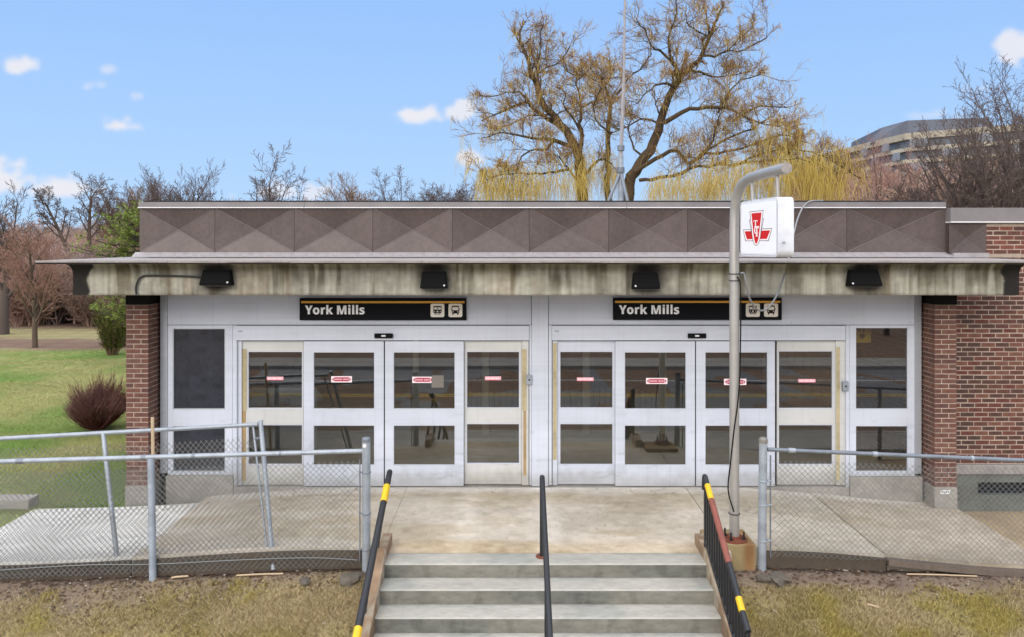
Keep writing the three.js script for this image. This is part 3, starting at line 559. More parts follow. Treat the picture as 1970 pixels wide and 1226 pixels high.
{ const d = 16.6, z = DZ - d, t = thing('interior_railing', 'dark picket railing seen through the glass doors inside the hall', 'railing', [0.6, 0, z]); const x0 = -1.2, x1 = 3.0;
  part('top_rail', [rod(V(x0, 0.95, z), V(x1, 0.95, z), 0.022)], M.blackRail, t); part('bottom_rail', [rod(V(x0, 0.12, z), V(x1, 0.12, z), 0.018)], M.blackRail, t);
  for (let x = x0; x <= x1; x += 0.12) part('picket', [rod(V(x, 0.12, z), V(x, 0.95, z), 0.009, 0.009, 6)], M.blackRail, t); }

// station signs
function signTex() {
  const c = document.createElement('canvas'); c.width = 2048; c.height = 268; const g = c.getContext('2d');
  g.fillStyle = '#0a0c12'; g.fillRect(0, 0, 2048, 268); g.fillStyle = '#e6ac4c'; g.fillRect(12, 30, 2024, 26);
  g.save(); g.fillStyle = '#ffffff'; g.font = 'bold 152px sans-serif'; const tw = g.measureText('York Mills').width; g.translate(62, 196); g.scale(740 / tw, 1.0); g.fillText('York Mills', 0, 0); g.strokeStyle = '#ffffff'; g.lineWidth = 4; g.lineJoin = 'round'; g.strokeText('York Mills', 0, 0); g.restore();
  const rrct = (x, y, w, h, r) => { g.beginPath(); g.moveTo(x + r, y); g.arcTo(x + w, y, x + w, y + h, r); g.arcTo(x + w, y + h, x, y + h, r); g.arcTo(x, y + h, x, y, r); g.arcTo(x, y, x + w, y, r); g.closePath(); };
  for (const bus of [0, 1]) {
    const x = bus ? 1836 : 1614, y = 62; g.fillStyle = '#f0e9dc'; rrct(x, y, 172, 172, 22); g.fill();
    g.fillStyle = '#15161a';
    if (!bus) {                                                    // front of a train
      rrct(x + 36, y + 30, 100, 90, 12); g.fill(); g.fillStyle = '#f0e9dc'; rrct(x + 44, y + 46, 32, 30, 4); g.fill(); rrct(x + 96, y + 46, 32, 30, 4); g.fill(); g.fillRect(x + 80, y + 44, 12, 40); g.fillStyle = '#15161a'; g.fillRect(x + 84, y + 50, 4, 34);
      g.fillStyle = '#f0e9dc'; g.beginPath(); g.arc(x + 86, y + 100, 10, 0, 7); g.fill(); g.beginPath(); g.arc(x + 52, y + 98, 6, 0, 7); g.arc(x + 120, y + 98, 6, 0, 7); g.fill();
      g.fillStyle = '#15161a'; g.fillRect(x + 50, y + 124, 14, 14); g.fillRect(x + 108, y + 124, 14, 14); g.fillRect(x + 66, y + 128, 40, 8);
    } else {                                                       // front of a bus
      rrct(x + 40, y + 26, 92, 100, 18); g.fill(); g.fillStyle = '#f0e9dc'; rrct(x + 48, y + 42, 76, 42, 8); g.fill(); g.beginPath(); g.arc(x + 56, y + 104, 7, 0, 7); g.arc(x + 116, y + 104, 7, 0, 7); g.fill();
      g.fillStyle = '#15161a'; g.fillRect(x + 48, y + 124, 16, 18); g.fillRect(x + 108, y + 124, 16, 18); g.fillRect(x + 30, y + 60, 6, 26); g.fillRect(x + 136, y + 60, 6, 26);
    }
  }
  const t = new THREE.CanvasTexture(c); t.colorSpace = THREE.SRGBColorSpace; t.anisotropy = 8; return t;
}
const signFace = new THREE.MeshPhysicalMaterial({ map: signTex(), roughness: 0.6, specularIntensity: 0.3 });
for (const [x0, x1, y0, y1, label] of [[576, 897, 574, 616.5, 'black York Mills station sign above the left pair of sliding doors'], [1180, 1504.5, 573.5, 616, 'black York Mills station sign above the right doors, crossed by the pole']]) {
  const z = 0.11, t = thing('station_sign', label, 'sign', [PX((x0 + x1) / 2, z), PY(y1, z), z], 'name signs above the doors');
  const X0 = PX(x0, z), X1 = PX(x1, z), Y0 = PY(y1, z), Y1 = PY(y0, z);
  part('sign_box', [rbx(X0, X1, Y0, Y1, 0.052, z, 0.006, 2)], M.black, t);
  part('sign_face', [new THREE.PlaneGeometry(X1 - X0 - 0.02, Y1 - Y0 - 0.016).translate((X0 + X1) / 2, (Y0 + Y1) / 2, z + 0.003)], signFace, t, true);
}
// wall-pack lamps on the beam
const lampWhere = ['leftmost black wall lamp on the concrete beam, fed by a curved conduit', 'black wall lamp on the beam above the left station sign', 'black wall lamp on the beam above the right station sign', 'rightmost black wall lamp on the concrete beam, right of the pole sign'];
lampPx.forEach(([a, b, t, u], i) => {
  const z = BF + 0.13, X0 = PX(a, z), X1 = PX(b, z), Y0 = PY(u, z), Y1 = PY(t, z), w = X1 - X0, o = thing('wall_lamp', lampWhere[i], 'wall lamp', [(X0 + X1) / 2, Y0, BF], 'wall lamps along the canopy beam');
  const s = new THREE.Shape(); s.moveTo(BF + 0.002, Y0); s.lineTo(BF + 0.15, Y0 + 0.005); s.lineTo(BF + 0.155, Y0 + 0.03); s.lineTo(BF + 0.09, Y1); s.lineTo(BF + 0.002, Y1); s.closePath();
  const g = new THREE.ExtrudeGeometry(s, { depth: w - 0.02, bevelEnabled: true, bevelSize: 0.006, bevelThickness: 0.01, bevelSegments: 2 }).rotateY(-Math.PI / 2).translate(X1 - 0.01, 0, 0);
  { const p = g.attributes.position; for (let k = 0; k < p.count; k++) { const f = clamp((p.getY(k) - Y0) / (Y1 - Y0)), c = (X0 + X1) / 2; p.setX(k, c + (p.getX(k) - c) * lerp(1.0, 0.86, f)); } g.computeVertexNormals(); }
  part('housing', [g], M.black, o);
  part('lens', [bx(X0 + 0.03, X1 - 0.03, Y0 - 0.012, Y0 - 0.005, BF + 0.03, BF + 0.13)], std({ color: C(90, 90, 84), roughness: 0.3 }), o);
  part('screw', [new THREE.CylinderGeometry(0.012, 0.012, 0.02, 8).rotateX(Math.PI / 2).translate(i < 2 ? X1 - 0.035 : X0 + 0.035, Y0 + 0.04, BF + 0.16)], M.tin, o);
  if (i === 0) part('conduit', [tube([at(262, 567, DZ - BF - 0.03), at(261, 556, DZ - BF - 0.03), at(263, 545, DZ - BF - 0.03), at(270, 534, DZ - BF - 0.03), at(284, 530.5, DZ - BF - 0.03), at(330, 531, DZ - BF - 0.03), at(392, 533, DZ - BF - 0.03)], 0.013, 40, 8)], M.blackRail, o);
});

// ------------------------------------------------------------------ brick building on the right
{
  const t = thing('brick_building', 'red brick wall of the adjoining building at the right edge, on a concrete foundation', 'building', [7.2, -0.5, -0.3]);
  const zF = -0.3, xL = 6.39, xU = PX(1898, zF), y0 = PY(892, zF), yT = PY(430, zF), ch = 0.0706, e = 0.004;
  part('wall', [bx(xL, 9.4, y0 - 0.01, 3.3, zF - 0.25, zF - e), bx(xU + 0.004, 9.4, 3.376, yT, zF - 0.25, zF - e)], M.mortar, t);
  srand(23); const rest = [], rows = Math.floor((yT - y0) / ch);
  const wallMatFor = (x, y) => { const g = fbm(x * 1.2, y * 0.8, 3, 0, 3), q = g * 4.5 + rnd() * 3.4 - (y > 3.4 ? 2.2 : 0) - (x < 6.9 && y < 3 ? -1.5 : 0.3); return wallBricks[clamp(Math.floor(q), 0, 6)]; };
  for (let r = 0; r < rows; r++) {
    const y = y0 + (r + 0.5) * ch; if (y > 3.27 && y < 3.41) continue;
    const xs = y > 3.3 ? xU : xL; let x = xs + 0.004, k = 0;
    const off = (r % 2) * 0.105 + rr(-0.012, 0.012);
    while (x < 9.35) {
      let w = 0.2 + Math.round(rr(-2, 2)) * 0.003; if (k === 0 && r % 2) w = 0.095; const x1 = x + w, bh = +(ch - rr(0.0105, 0.0145)).toFixed(3);
      const dz = Math.round(rr(-1, 1) * 2) * 0.001;
      if (x < 7.68) brick(t, x + w / 2, y + rr(-0.0015, 0.0015), zF - 0.05 + dz, +w.toFixed(3), bh, 0.1, wallMatFor(x, y)); else rest.push(bx(x, x1, y - bh / 2, y + bh / 2, zF - 0.1, zF + dz));
      x = x1 + 0.0115; k++;
    }
  }
  part('brickwork', rest, wallBricks[1], t).userData.kind = 'stuff';
  part('parapet_cap', [bx(PX(1826, zF), 9.4, PY(426, zF), PY(400, zF), zF - 0.3, zF + 0.05)], M.bronzeLight, t);
  part('drip_line', [bx(PX(1826, zF), 9.4, PY(428.5, zF), PY(426.4, zF), zF - 0.3, zF + 0.06)], M.tin, t);
  { const a = PX(1826, zF), b = xU - 0.004, yb = 3.45, yt = PY(429.5, zF), c = (a + b) / 2, ym = (yb + yt) / 2, P = [], q = [[a, yb, zF], [b, yb, zF], [b, yt, zF], [a, yt, zF]];
    for (let i = 0; i < 4; i++) P.push(...q[i], ...q[(i + 1) % 4], c, ym, zF - 0.04);
    const g = new THREE.BufferGeometry(); g.setAttribute('position', new THREE.BufferAttribute(new Float32Array(P), 3)); g.computeVertexNormals();
    part('parapet_panel', [g, bx(a, b, yb, yt, zF - 0.2, zF - 0.05)], M.bronze, t);
    part('base_flashing', [bx(a + 0.06, b + 0.04, 3.376, yb - 0.003, zF - 0.1, zF + 0.02)], M.lead, t); }
  part('foundation_ledge', [rbx(xL + 0.02, 9.4, 0.1, y0 - 0.004, zF - 0.02, zF + 0.07, 0.012, 2)], M.slabTop, t);
  part('foundation_wall', [bx(xL + 0.02, 7.05, -0.6, 0.096, zF - 0.15, zF + 0.03), bx(7.05, 9.4, -0.03, 0.096, zF - 0.15, zF + 0.028), bx(7.05, 9.4, -0.6, -0.22, zF - 0.15, zF + 0.028)], std({ color: C(126, 128, 120), map: sized(mottle, 0.8), roughness: 0.95, bumpMap: sized(grain, 0.4), bumpScale: 0.006 }), t);
  part('foundation_recess', [bx(7.054, 9.4, -0.216, -0.034, zF - 0.15, zF - 0.06)], M.gap, t);
}

// ------------------------------------------------------------------ pole sign
const PD = 9.58, PZ0 = DZ - PD, PXX = 2.645;
tag(part('concrete_plinth', [rbx(2.315, PX(1455, 2.5), -0.75, 0.062, 1.98, 2.5, 0.015, 2)], M.plinth), 'rust-stained concrete plinth under the pole sign beside the steps', 'plinth');
{
  const t = thing('transit_pole_sign', 'tall bent steel pole carrying a white illuminated box sign with a red winged emblem', 'sign', [PXX, 0.06, PZ0]);
  part('pole', [tube([V(PXX, 0.07, PZ0), V(PXX, 1.5, PZ0), V(PXX, 2.9, PZ0), V(PXX, 3.75, PZ0), V(2.649, 4.07, 2.385), V(2.664, 4.235, 2.51), V(2.69, 4.315, 2.73), V(2.718, 4.338, 3.0), V(2.793, 4.352, 3.72)], 0.057, 140, 18)], M.steelPole, t);
  part('end_cap', [new THREE.CylinderGeometry(0.057, 0.057, 0.012, 18).rotateX(Math.PI / 2).translate(2.794, 4.352, 3.725)], M.slabTop, t);
  part('flange', [new THREE.CylinderGeometry(0.148, 0.152, 0.022, 28).translate(PXX, 0.075, PZ0), new THREE.CylinderGeometry(0.08, 0.085, 0.03, 20).translate(PXX, 0.1, PZ0)], M.rust, t);
  for (let k = 0; k < 4; k++) { const a = 0.6 + k * Math.PI / 2, x = PXX + 0.115 * Math.cos(a), z = PZ0 + 0.115 * Math.sin(a); part('bolt', [new THREE.CylinderGeometry(0.011, 0.011, 0.1, 8).translate(x, 0.13, z), new THREE.CylinderGeometry(0.02, 0.02, 0.022, 6).translate(x, 0.1, z)], M.blackRail, t); }
  // box sign
  const a = V(2.672, 0, 2.5), b = V(2.758, 0, 3.57), dir = b.clone().sub(a), len = dir.length(), turn = Math.atan2(dir.x, dir.z), hh = 0.63, th = 0.17, nrm = V(-dir.z, 0, dir.x).normalize();
  const mid = a.clone().add(b).multiplyScalar(0.5).addScaledVector(nrm, -th / 2); mid.y = 3.757;
  const place = (g) => g.rotateY(turn).translate(mid.x, mid.y, mid.z);
  const outline = new THREE.Shape(), w2 = len / 2, h2 = hh / 2, r = 0.075; outline.moveTo(-w2 + r, -h2); outline.lineTo(w2 - r, -h2); outline.absarc(w2 - r, -h2 + r, r, -Math.PI / 2, 0); outline.lineTo(w2, h2 - r); outline.absarc(w2 - r, h2 - r, r, 0, Math.PI / 2); outline.lineTo(-w2 + r, h2); outline.absarc(-w2 + r, h2 - r, r, Math.PI / 2, Math.PI); outline.lineTo(-w2, -h2 + r); outline.absarc(-w2 + r, -h2 + r, r, Math.PI, 1.5 * Math.PI);
  const body = new THREE.ExtrudeGeometry(outline, { depth: th - 0.03, bevelEnabled: true, bevelSize: -0.0, bevelThickness: 0.015, bevelSegments: 1, curveSegments: 8 }).translate(0, 0, -(th - 0.03) / 2).rotateY(-Math.PI / 2);
  part('sign_box', [place(body)], M.signWhite, t);
  const c = document.createElement('canvas'); c.width = 1024; c.height = 700; const g = c.getContext('2d');
  g.fillStyle = '#f3f3f4'; g.fillRect(0, 0, 1024, 700);
  const X = (x) => (x - 150) / 380 * 1024, Y = (y) => (y - 395) / 515 * 700;     // emblem laid out in its own proportions on the face
  const wings = (k) => { g.beginPath(); g.moveTo(X(175 + k), Y(662 + k)); g.lineTo(X(486 - k), Y(662 + k)); g.lineTo(X(452 - k), Y(780 - k)); g.lineTo(X(202 + k), Y(780 - k)); g.closePath(); };
  const shoulder = (k) => { g.beginPath(); g.moveTo(X(246 + k), Y(566 + k)); g.lineTo(X(404 - k), Y(566 + k)); g.lineTo(X(376 - k), Y(700)); g.lineTo(X(270 + k), Y(700)); g.closePath(); };
  const shield = (k) => { g.beginPath(); g.moveTo(X(252 + k), Y(486 + k)); g.lineTo(X(400 - k), Y(486 + k)); g.lineTo(X(374 - k * 0.9), Y(700)); g.quadraticCurveTo(X(364 - k), Y(822 - k), X(322), Y(826 - k)); g.quadraticCurveTo(X(286 + k), Y(822 - k), X(274 + k * 0.9), Y(700)); g.closePath(); };
  const blackC = '#23211f', red = '#cf1016', wht = '#fbeeee';
  g.fillStyle = blackC; wings(0); g.fill(); g.fillStyle = wht; wings(5); g.fill(); g.fillStyle = red; wings(19); g.fill();
  g.fillStyle = blackC; shoulder(0); g.fill(); g.fillStyle = wht; shoulder(5); g.fill();
  g.fillStyle = blackC; shield(0); g.fill(); g.fillStyle = wht; shield(5); g.fill(); g.fillStyle = red; shield(20); g.fill();
  g.fillStyle = wht; g.textAlign = 'center';
  const glyph = (s, x, y, sz, sx) => { g.save(); g.translate(X(x), Y(y)); g.scale(sx, 1); g.font = 'bold ' + sz + 'px serif'; g.fillText(s, 0, 0); g.restore(); };
  glyph('T', 316, 640, 120, 1.5); glyph('T', 330, 735, 190, 1.1); glyph('C', 322, 712, 140, 1.45);
  g.strokeStyle = '#c9ccd2'; g.lineWidth = 5; g.strokeRect(12, 12, 1000, 676);
  const tex = new THREE.CanvasTexture(c); tex.colorSpace = THREE.SRGBColorSpace; tex.anisotropy = 8;
  const fs = new THREE.Shape(), i2 = 0.022; { const W = w2 - i2, H = h2 - i2, q = 0.05; fs.moveTo(-W + q, -H); fs.lineTo(W - q, -H); fs.absarc(W - q, -H + q, q, -Math.PI / 2, 0); fs.lineTo(W, H - q); fs.absarc(W - q, H - q, q, 0, Math.PI / 2); fs.lineTo(-W + q, H); fs.absarc(-W + q, H - q, q, Math.PI / 2, Math.PI); fs.lineTo(-W, -H + q); fs.absarc(-W + q, -H + q, q, Math.PI, 1.5 * Math.PI); }
  for (const s of [1, -1]) {
    const f = new THREE.ShapeGeometry(fs, 8), p = f.attributes.position, uv = f.attributes.uv; for (let k = 0; k < p.count; k++) uv.setXY(k, (p.getX(k) + w2 - i2) / (2 * (w2 - i2)), (p.getY(k) + h2 - i2) / (2 * (h2 - i2)));
    f.translate(0, 0, th / 2 + 0.004).rotateY(-s * Math.PI / 2);
    part('sign_face', [place(f)], std({ map: tex, roughness: 0.25 }), t, true);
  }
  part('hanger', [rod(V(2.715, 4.06, 2.83), V(2.705, 4.31, 2.83), 0.02)], M.steelPole, t); part('hanger', [rod(V(2.78, 4.06, 3.5), V(2.772, 4.32, 3.5), 0.02)], M.steelPole, t);
  part('latch', [rbx(2.8, 2.83, 3.59, 3.605, 3.575, 3.59, 0.004)], M.galv, t);
  for (const y of [527, 540, 988]) part('clamp', [new THREE.TorusGeometry(0.063, 0.006, 6, 20).rotateX(Math.PI / 2).translate(PXX, HC - (y - CY) * PD / F, PZ0)], M.blackRail, t);
  part('black_cable', [tube([at(1419, 532, PD - 0.07), at(1425, 560, PD - 0.05), at(1424, 700, PD - 0.05), at(1420, 770, PD - 0.08), at(1412, 830, PD - 0.1), at(1405, 895, PD - 0.09), at(1401, 932, PD - 0.08), at(1403, 955, PD - 0.06), at(1412, 985, PD - 0.065)], 0.0085, 90, 6)], M.black, t);
  part('grey_cable', [tube([at(1424, 527, PD - 0.05), at(1431, 526, PD), at(1436, 550, PD), at(1444, 578, PD + 0.1), at(1460, 597, PD + 0.3), at(1478, 592, PD + 0.6), at(1496, 565, 10.5), at(1512, 520, 10.8), at(1526, 455, 11.4), at(1537, 415, 11.9), at(1552, 391, 12.2), at(1574, 386, 12.35), at(1600, 390, 12.6)], 0.012, 120, 7)], std({ color: C(128, 128, 128), roughness: 0.6 }), t);
}
// ------------------------------------------------------------------ mast on the roof
{
  const d = 14.4, z = DZ - d, t = thing('antenna_mast', 'thin galvanised antenna mast on a tripod standing on the roof', 'mast', [(1194 - CX) * d / F, 3.72, z]);
  const A = at(1194, 392, d); A.y = 3.72;
  part('lower_pole', [rod(A, at(1194.5, 300, d), 0.05, 0.046, 12)], M.galv, t);
  part('upper_pole', [rod(at(1194.5, 300, d), at(1200, 160, d), 0.034, 0.032, 10), rod(at(1200, 160, d), at(1203.5, -60, d), 0.023, 0.02, 10)], M.lead, t);
  part('collar', [rod(at(1194, 332, d), at(1194.3, 322, d), 0.07, 0.07, 12)], M.galvDark, t); part('collar', [rod(at(1194.5, 290, d), at(1194.7, 280, d), 0.065, 0.065, 12)], M.galvDark, t);
  for (const [px, dd] of [[1143, 13.9], [1223, 13.7], [1205, 15.4]]) { const f = at(px, 390, dd); f.y = 3.72; part('tripod_leg', [rod(at(1194, 330, d), f, 0.028, 0.028, 8)], M.galvDark, t); }
}

// ------------------------------------------------------------------ handrails
const bandRail = (t, a, b, r, mat, bands) => {                   // rail from a to b; bands: [from, to, material] along its length
  const L = (k) => a.clone().lerp(b, k); part('top_rail', [rod(a, b, r, r, 14)], mat, t);
  for (const [k0, k1, m, n] of bands) part(n, [rod(L(k0), L(k1), r + 0.003, r + 0.003, 14)], m, t);
};
{
  const X = -1.43, a = V(X, 0.86, 2.62), b = V(X, 0.89 - 0.47 * 3.4, 5.94), t = thing('handrail', 'black pipe handrail with yellow tape bands on the left side of the steps', 'handrail', [X, 0.1, 2.6]);
  bandRail(t, a, b, 0.036, M.blackRail, [[0.03, 0.10, M.yellow, 'yellow_band'], [0.545, 0.60, M.yellow, 'yellow_band']]);
  part('rail_end', [tube([a.clone(), V(X, 0.9, 2.53), V(X - 0.01, 0.895, 2.44)], 0.034, 12, 12)], M.blackRail, t);
  for (const k of [0.05, 0.3, 0.55, 0.8]) { const p = a.clone().lerp(b, k); part('rail_post', [rod(V(X - 0.12, p.y - 0.75, p.z - 0.03), p, 0.022, 0.02, 8)], M.blackRail, t); }
}
{
  const X = 0.345, a = V(X, 0.905, 2.72), b = V(X, 0.905 - 0.484 * 3.3, 6.02), t = thing('handrail', 'plain black pipe handrail down the middle of the steps', 'handrail', [X, 0, 2.71]);
  part('top_rail', [rod(a, b, 0.03, 0.03, 14)], M.blackRail, t);
  part('rail_bend', [tube([V(X, 0.8, 2.69), V(X, 0.895, 2.695), V(X, 0.912, 2.72), V(X, 0.89, 2.76)], 0.0295, 14, 12)], M.blackRail, t);
  for (const k of [0, 0.405, 0.8]) { const p = a.clone().lerp(b, k), yb = k ? -RISE * (Math.floor((p.z - NZ) / TREAD) + 1) : 0; const post = part('rail_post', [rod(V(X, yb, p.z - 0.02), V(X, p.y, p.z - 0.02), 0.028, 0.028, 12)], M.blackRail, t); part('flange', [new THREE.CylinderGeometry(0.07, 0.075, 0.014, 16).translate(X, yb + 0.008, p.z - 0.02)], M.rust, post); }
}
{
  const X = 2.195, a = V(X, 0.915, 2.79), b = V(X, -0.03, 4.43), t = thing('handrail', 'black picket handrail with a rusty top rail and yellow bands, right of the steps', 'handrail', [X, 0.1, 2.75]);
  bandRail(t, a, b, 0.03, M.blackRail, [[0.05, 0.16, M.yellow, 'yellow_band'], [0.163, 0.6, M.rustRail, 'rusty_stretch'], [0.81, 0.89, M.yellow, 'yellow_band']]);
  part('rail_end', [tube([V(X, 0.78, 2.73), V(X, 0.9, 2.735), V(X, 0.935, 2.76), a.clone()], 0.03, 14, 12)], M.blackRail, t);
  const cheekTop = (z) => 0.12 - (RISE / TREAD) * Math.max(0, z - 2.84);
  part('bottom_rail', [rod(V(X + 0.01, cheekTop(2.86) + 0.09, 2.74), V(X + 0.01, cheekTop(4.44) + 0.09, 4.44), 0.018, 0.018, 8)], M.blackRail, t);
  for (let z = 2.735; z < 4.5; z += 0.105) { const k = clamp((z - 2.79) / 1.64), end = z < 2.74 || z > 4.4; part(end ? 'rail_post' : 'picket', [bx(X - 0.004, X + 0.02, cheekTop(z) + (end ? -0.02 : 0.07), lerp(a.y, b.y, k) - 0.01, z - (end ? 0.02 : 0.011), z + (end ? 0.02 : 0.011))], M.blackRail, t); }
}

// ------------------------------------------------------------------ chain-link fences
function chainLink(A, B, hA, hB, leanA = V(), leanB = V(), cell = 0.068, r = 0.0031, sag = 0.012, seedN = 1) {
  const len = Math.hypot(B.x - A.x, B.z - A.z), s = new Stems(), H = Math.max(hA, hB);
  const pt = (u, v) => { const k = u / len, h = lerp(hA, hB, k), f = v / h, o = (fbm(u * 2.2, v * 2.5, 2, 0, seedN) - 0.5) * 2 * sag; return V(lerp(A.x, B.x, k) + lerp(leanA.x, leanB.x, k) * f + o * 0.5, lerp(A.y, B.y, k) + v + (fbm(u * 1.2, v, 2, 0, seedN + 4) - 0.5) * sag * 1.5, lerp(A.z, B.z, k) + lerp(leanA.z, leanB.z, k) * f + o); };
  for (const sgn of [1, -1]) for (let k = -Math.ceil(H / cell) - 1; k < len / cell + Math.ceil(H / cell) + 1; k++) {
    const pts = [], rad = [];
    for (let v = 0; v <= H + 1e-6; v += H / 9) { const u = k * cell + sgn * v; const h = lerp(hA, hB, clamp(u / len)); if (u < 0 || u > len || v > h) continue; pts.push(pt(u, v).add(V(0, 0, sgn * 0.002))); rad.push(r); }
    if (pts.length > 1) s.chain(pts, rad, 3);
  }
  return s.geo();
}
function rawPart(name, geo, mat, parent) { const b = base.get(parent); geo.translate(-b.x, -b.y, -b.z); const m = rawMesh(name, geo, mat, parent); base.set(m, b); return m; }
{ // front left fence
  const z = 2.40 + 0.07, t = thing('chain_link_fence', 'grey chain-link fence left of the steps with a thick galvanised end post', 'fence', [-4, -0.3, z]);
  const xE = PX(704.5, z), ePost = part('end_post', [rod(V(xE, -0.5, z), V(xE, PY(845, z), z), 0.049, 0.049, 18)], M.galv, t);
  part('post_cap', [new THREE.SphereGeometry(0.053, 16, 6, 0, 6.3, 0, 1.57).scale(1, 0.5, 1).translate(xE, PY(845, z), z), rod(V(xE, PY(850, z), z), V(xE, PY(845, z), z), 0.053, 0.053, 16)], M.galvDark, ePost);
  part('badge', [new THREE.CylinderGeometry(0.022, 0.022, 0.012, 14).rotateX(Math.PI / 2).translate(xE - 0.01, PY(856, z), z + 0.05)], M.tin, ePost);
  const rA = V(PX(-190, z), PY(894, z), z), rB = V(xE - 0.04, PY(868, z), z);
  part('top_rail', [rod(rA, rB, 0.03, 0.028, 12)], M.galv, t);
  for (const k of [0.25, 0.52, 0.63, 0.82]) { const p = rA.clone().lerp(rB, k); part('rail_sleeve', [rod(p, p.clone().lerp(rB, 0.02), 0.034, 0.034, 12)], M.galvDark, t); }
  const xM = PX(291, z); part('line_post', [rod(V(xM + 0.03, -0.6, z + 0.02), V(xM, lerp(rA.y, rB.y, 0.55) - 0.02, z + 0.01), 0.043, 0.04, 12)], std({ color: C(178, 188, 200), map: sized(mottle, 0.5), roughness: 0.55, metalness: 0.2 }), t);
  part('tension_bar', [rod(V(xE - 0.075, -0.15, z), V(xE - 0.075, 1.05, z), 0.008)], M.galvDark, t);
  for (const y of [0.0, 0.42, 0.9]) part('tension_band', [new THREE.TorusGeometry(0.052, 0.007, 6, 18).rotateX(Math.PI / 2).translate(xE, y, z), rod(V(xE - 0.05, y, z), V(xE - 0.085, y, z), 0.01)], M.galvDark, t);
  rawPart('wire_mesh', chainLink(V(rA.x, -0.40, z - 0.015), V(xE - 0.075, -0.20, z - 0.015), rA.y + 0.40, rB.y + 0.20), M.wire, t).userData.kind = 'stuff';
  part('bottom_wire', [tube([V(rA.x, -0.33, z), V(-5.2, -0.2, z - 0.01), V(-4.2, -0.17, z + 0.02), V(-3, -0.12, z), V(-2.3, -0.1, z + 0.01), V(xE - 0.1, -0.13, z)], 0.006, 60, 5)], M.wire, t);
}
{ // older leaning fence behind it
  const z = 2.36, d = DZ - z, t = thing('chain_link_fence', 'older chain-link fence leaning back behind the front left fence, its rail higher', 'fence', [-4.6, -0.3, z]);
  const dt = 10.0, lean = at(0, 845, dt), P0 = at(-160, 853, dt), P1 = at(496, 817, dt);
  part('top_rail', [rod(P0, P1, 0.027, 0.026, 12)], M.galv, t);
  const b0 = V(P0.x + 0.05, -0.36, z + 0.1), b1 = at(523, 1088, 9.5);
  const pA = [at(198, 833, dt), at(229, 1112, 9.52)], pB = [at(501, 809, dt - 0.05), at(526, 1096, 9.48)], pC = [at(487, 822, dt), at(517, 1090, 9.5)];
  part('line_post', [rod(pA[1], pA[0], 0.03, 0.028, 10)], M.galv, t); part('line_post', [rod(pB[1], pB[0], 0.03, 0.028, 10)], M.galv, t); part('tension_bar', [rod(pC[1], pC[0], 0.014, 0.014, 8)], M.galv, t);
  part('tension_band', [rod(pC[0].clone().lerp(pC[1], 0.09), pB[0].clone().lerp(pB[1], 0.12), 0.014)], M.galvDark, t);
  rawPart('wire_mesh', chainLink(b0, b1, P0.y - b0.y, P1.y - b1.y, V(P0.x - b0.x, 0, P0.z - b0.z), V(P1.x - b1.x, 0, P1.z - b1.z), 0.07, 0.003, 0.03, 9), M.wireOld, t).userData.kind = 'stuff';
}
tag(part('wooden_stake', [rod(at(293, 803, 9.72), V(PX(297, 2.3), -0.2, 2.3), 0.027, 0.027, 4)], M.lath), 'thin pale wooden stake standing behind the fence post by the left pillar', 'stake');
{ // right fence
  const z = 2.47, t = thing('chain_link_fence', 'grey chain-link fence right of the steps and the pole sign', 'fence', [4.6, -0.3, z]);
  const xE = PX(1468.5, z), ep = part('end_post', [rod(V(xE - 0.02, -0.5, z), V(xE, PY(846, z), z), 0.05, 0.047, 18)], M.galv, t);
  part('post_cap', [new THREE.SphereGeometry(0.052, 16, 6, 0, 6.3, 0, 1.57).scale(1, 0.6, 1).translate(xE, PY(846, z), z), rod(V(xE, PY(852, z), z), V(xE, PY(846, z), z), 0.052, 0.052, 16)], M.wireOld, ep);
  const rA = V(xE + 0.05, PY(865, z), z), rB = V(PX(2150, z), PY(894, z), z);
  part('top_rail', [rod(rA, rB, 0.024, 0.026, 12)], M.galvDark, t);
  for (const k of [0.06, 0.3, 0.58]) { const p = rA.clone().lerp(rB, k); part('rail_sleeve', [rod(p, p.clone().lerp(rB, 0.02), 0.031, 0.031, 12)], M.galv, t); }
  const xr = PX(2060, z); part('line_post', [rod(V(xr, -0.7, z), V(xr, rB.y, z), 0.035)], M.galv, t);
  part('tension_bar', [rod(V(xE + 0.085, -0.1, z), V(xE + 0.085, 1.1, z), 0.009)], M.galvDark, t);
  for (const y of [0.1, 0.52, 0.8]) part('tension_band', [new THREE.TorusGeometry(0.052, 0.008, 6, 18).rotateX(Math.PI / 2).translate(xE, y, z), rod(V(xE + 0.05, y, z), V(xE + 0.1, y, z), 0.011)], M.galv, t);
  rawPart('wire_mesh', chainLink(V(xE + 0.085, -0.09, z + 0.012), V(rB.x, -0.22, z + 0.012), rA.y + 0.11, rB.y + 0.24, V(), V(), 0.068, 0.0029, 0.016, 21), M.wire, t).userData.kind = 'stuff';
}

// ------------------------------------------------------------------ grass, litter, rubble
function blades(n, h, w, spread, lean) {
  const P = [], N = [];
  for (let i = 0; i < n; i++) {
    const a = rnd() * 6.283, x = rr(-spread, spread), z = rr(-spread, spread), hh = h * rr(0.5, 1.1), lx = Math.cos(a) * hh * lean * rr(0.3, 1.3), lz = Math.sin(a) * hh * lean * rr(0.3, 1.3), b = rnd() * 6.283, wx = Math.cos(b) * w, wz = Math.sin(b) * w;
    P.push(x - wx, -0.01, z - wz, x + wx, -0.01, z + wz, x + lx, hh, z + lz); for (let k = 0; k < 3; k++) N.push(lx * 2, 1, lz * 2);
  }
  const g = new THREE.BufferGeometry(); g.setAttribute('position', new THREE.BufferAttribute(new Float32Array(P), 3)); g.setAttribute('normal', new THREE.BufferAttribute(new Float32Array(N), 3)); g.setAttribute('uv', new THREE.BufferAttribute(new Float32Array(P.length / 3 * 2), 2)); return g;
}
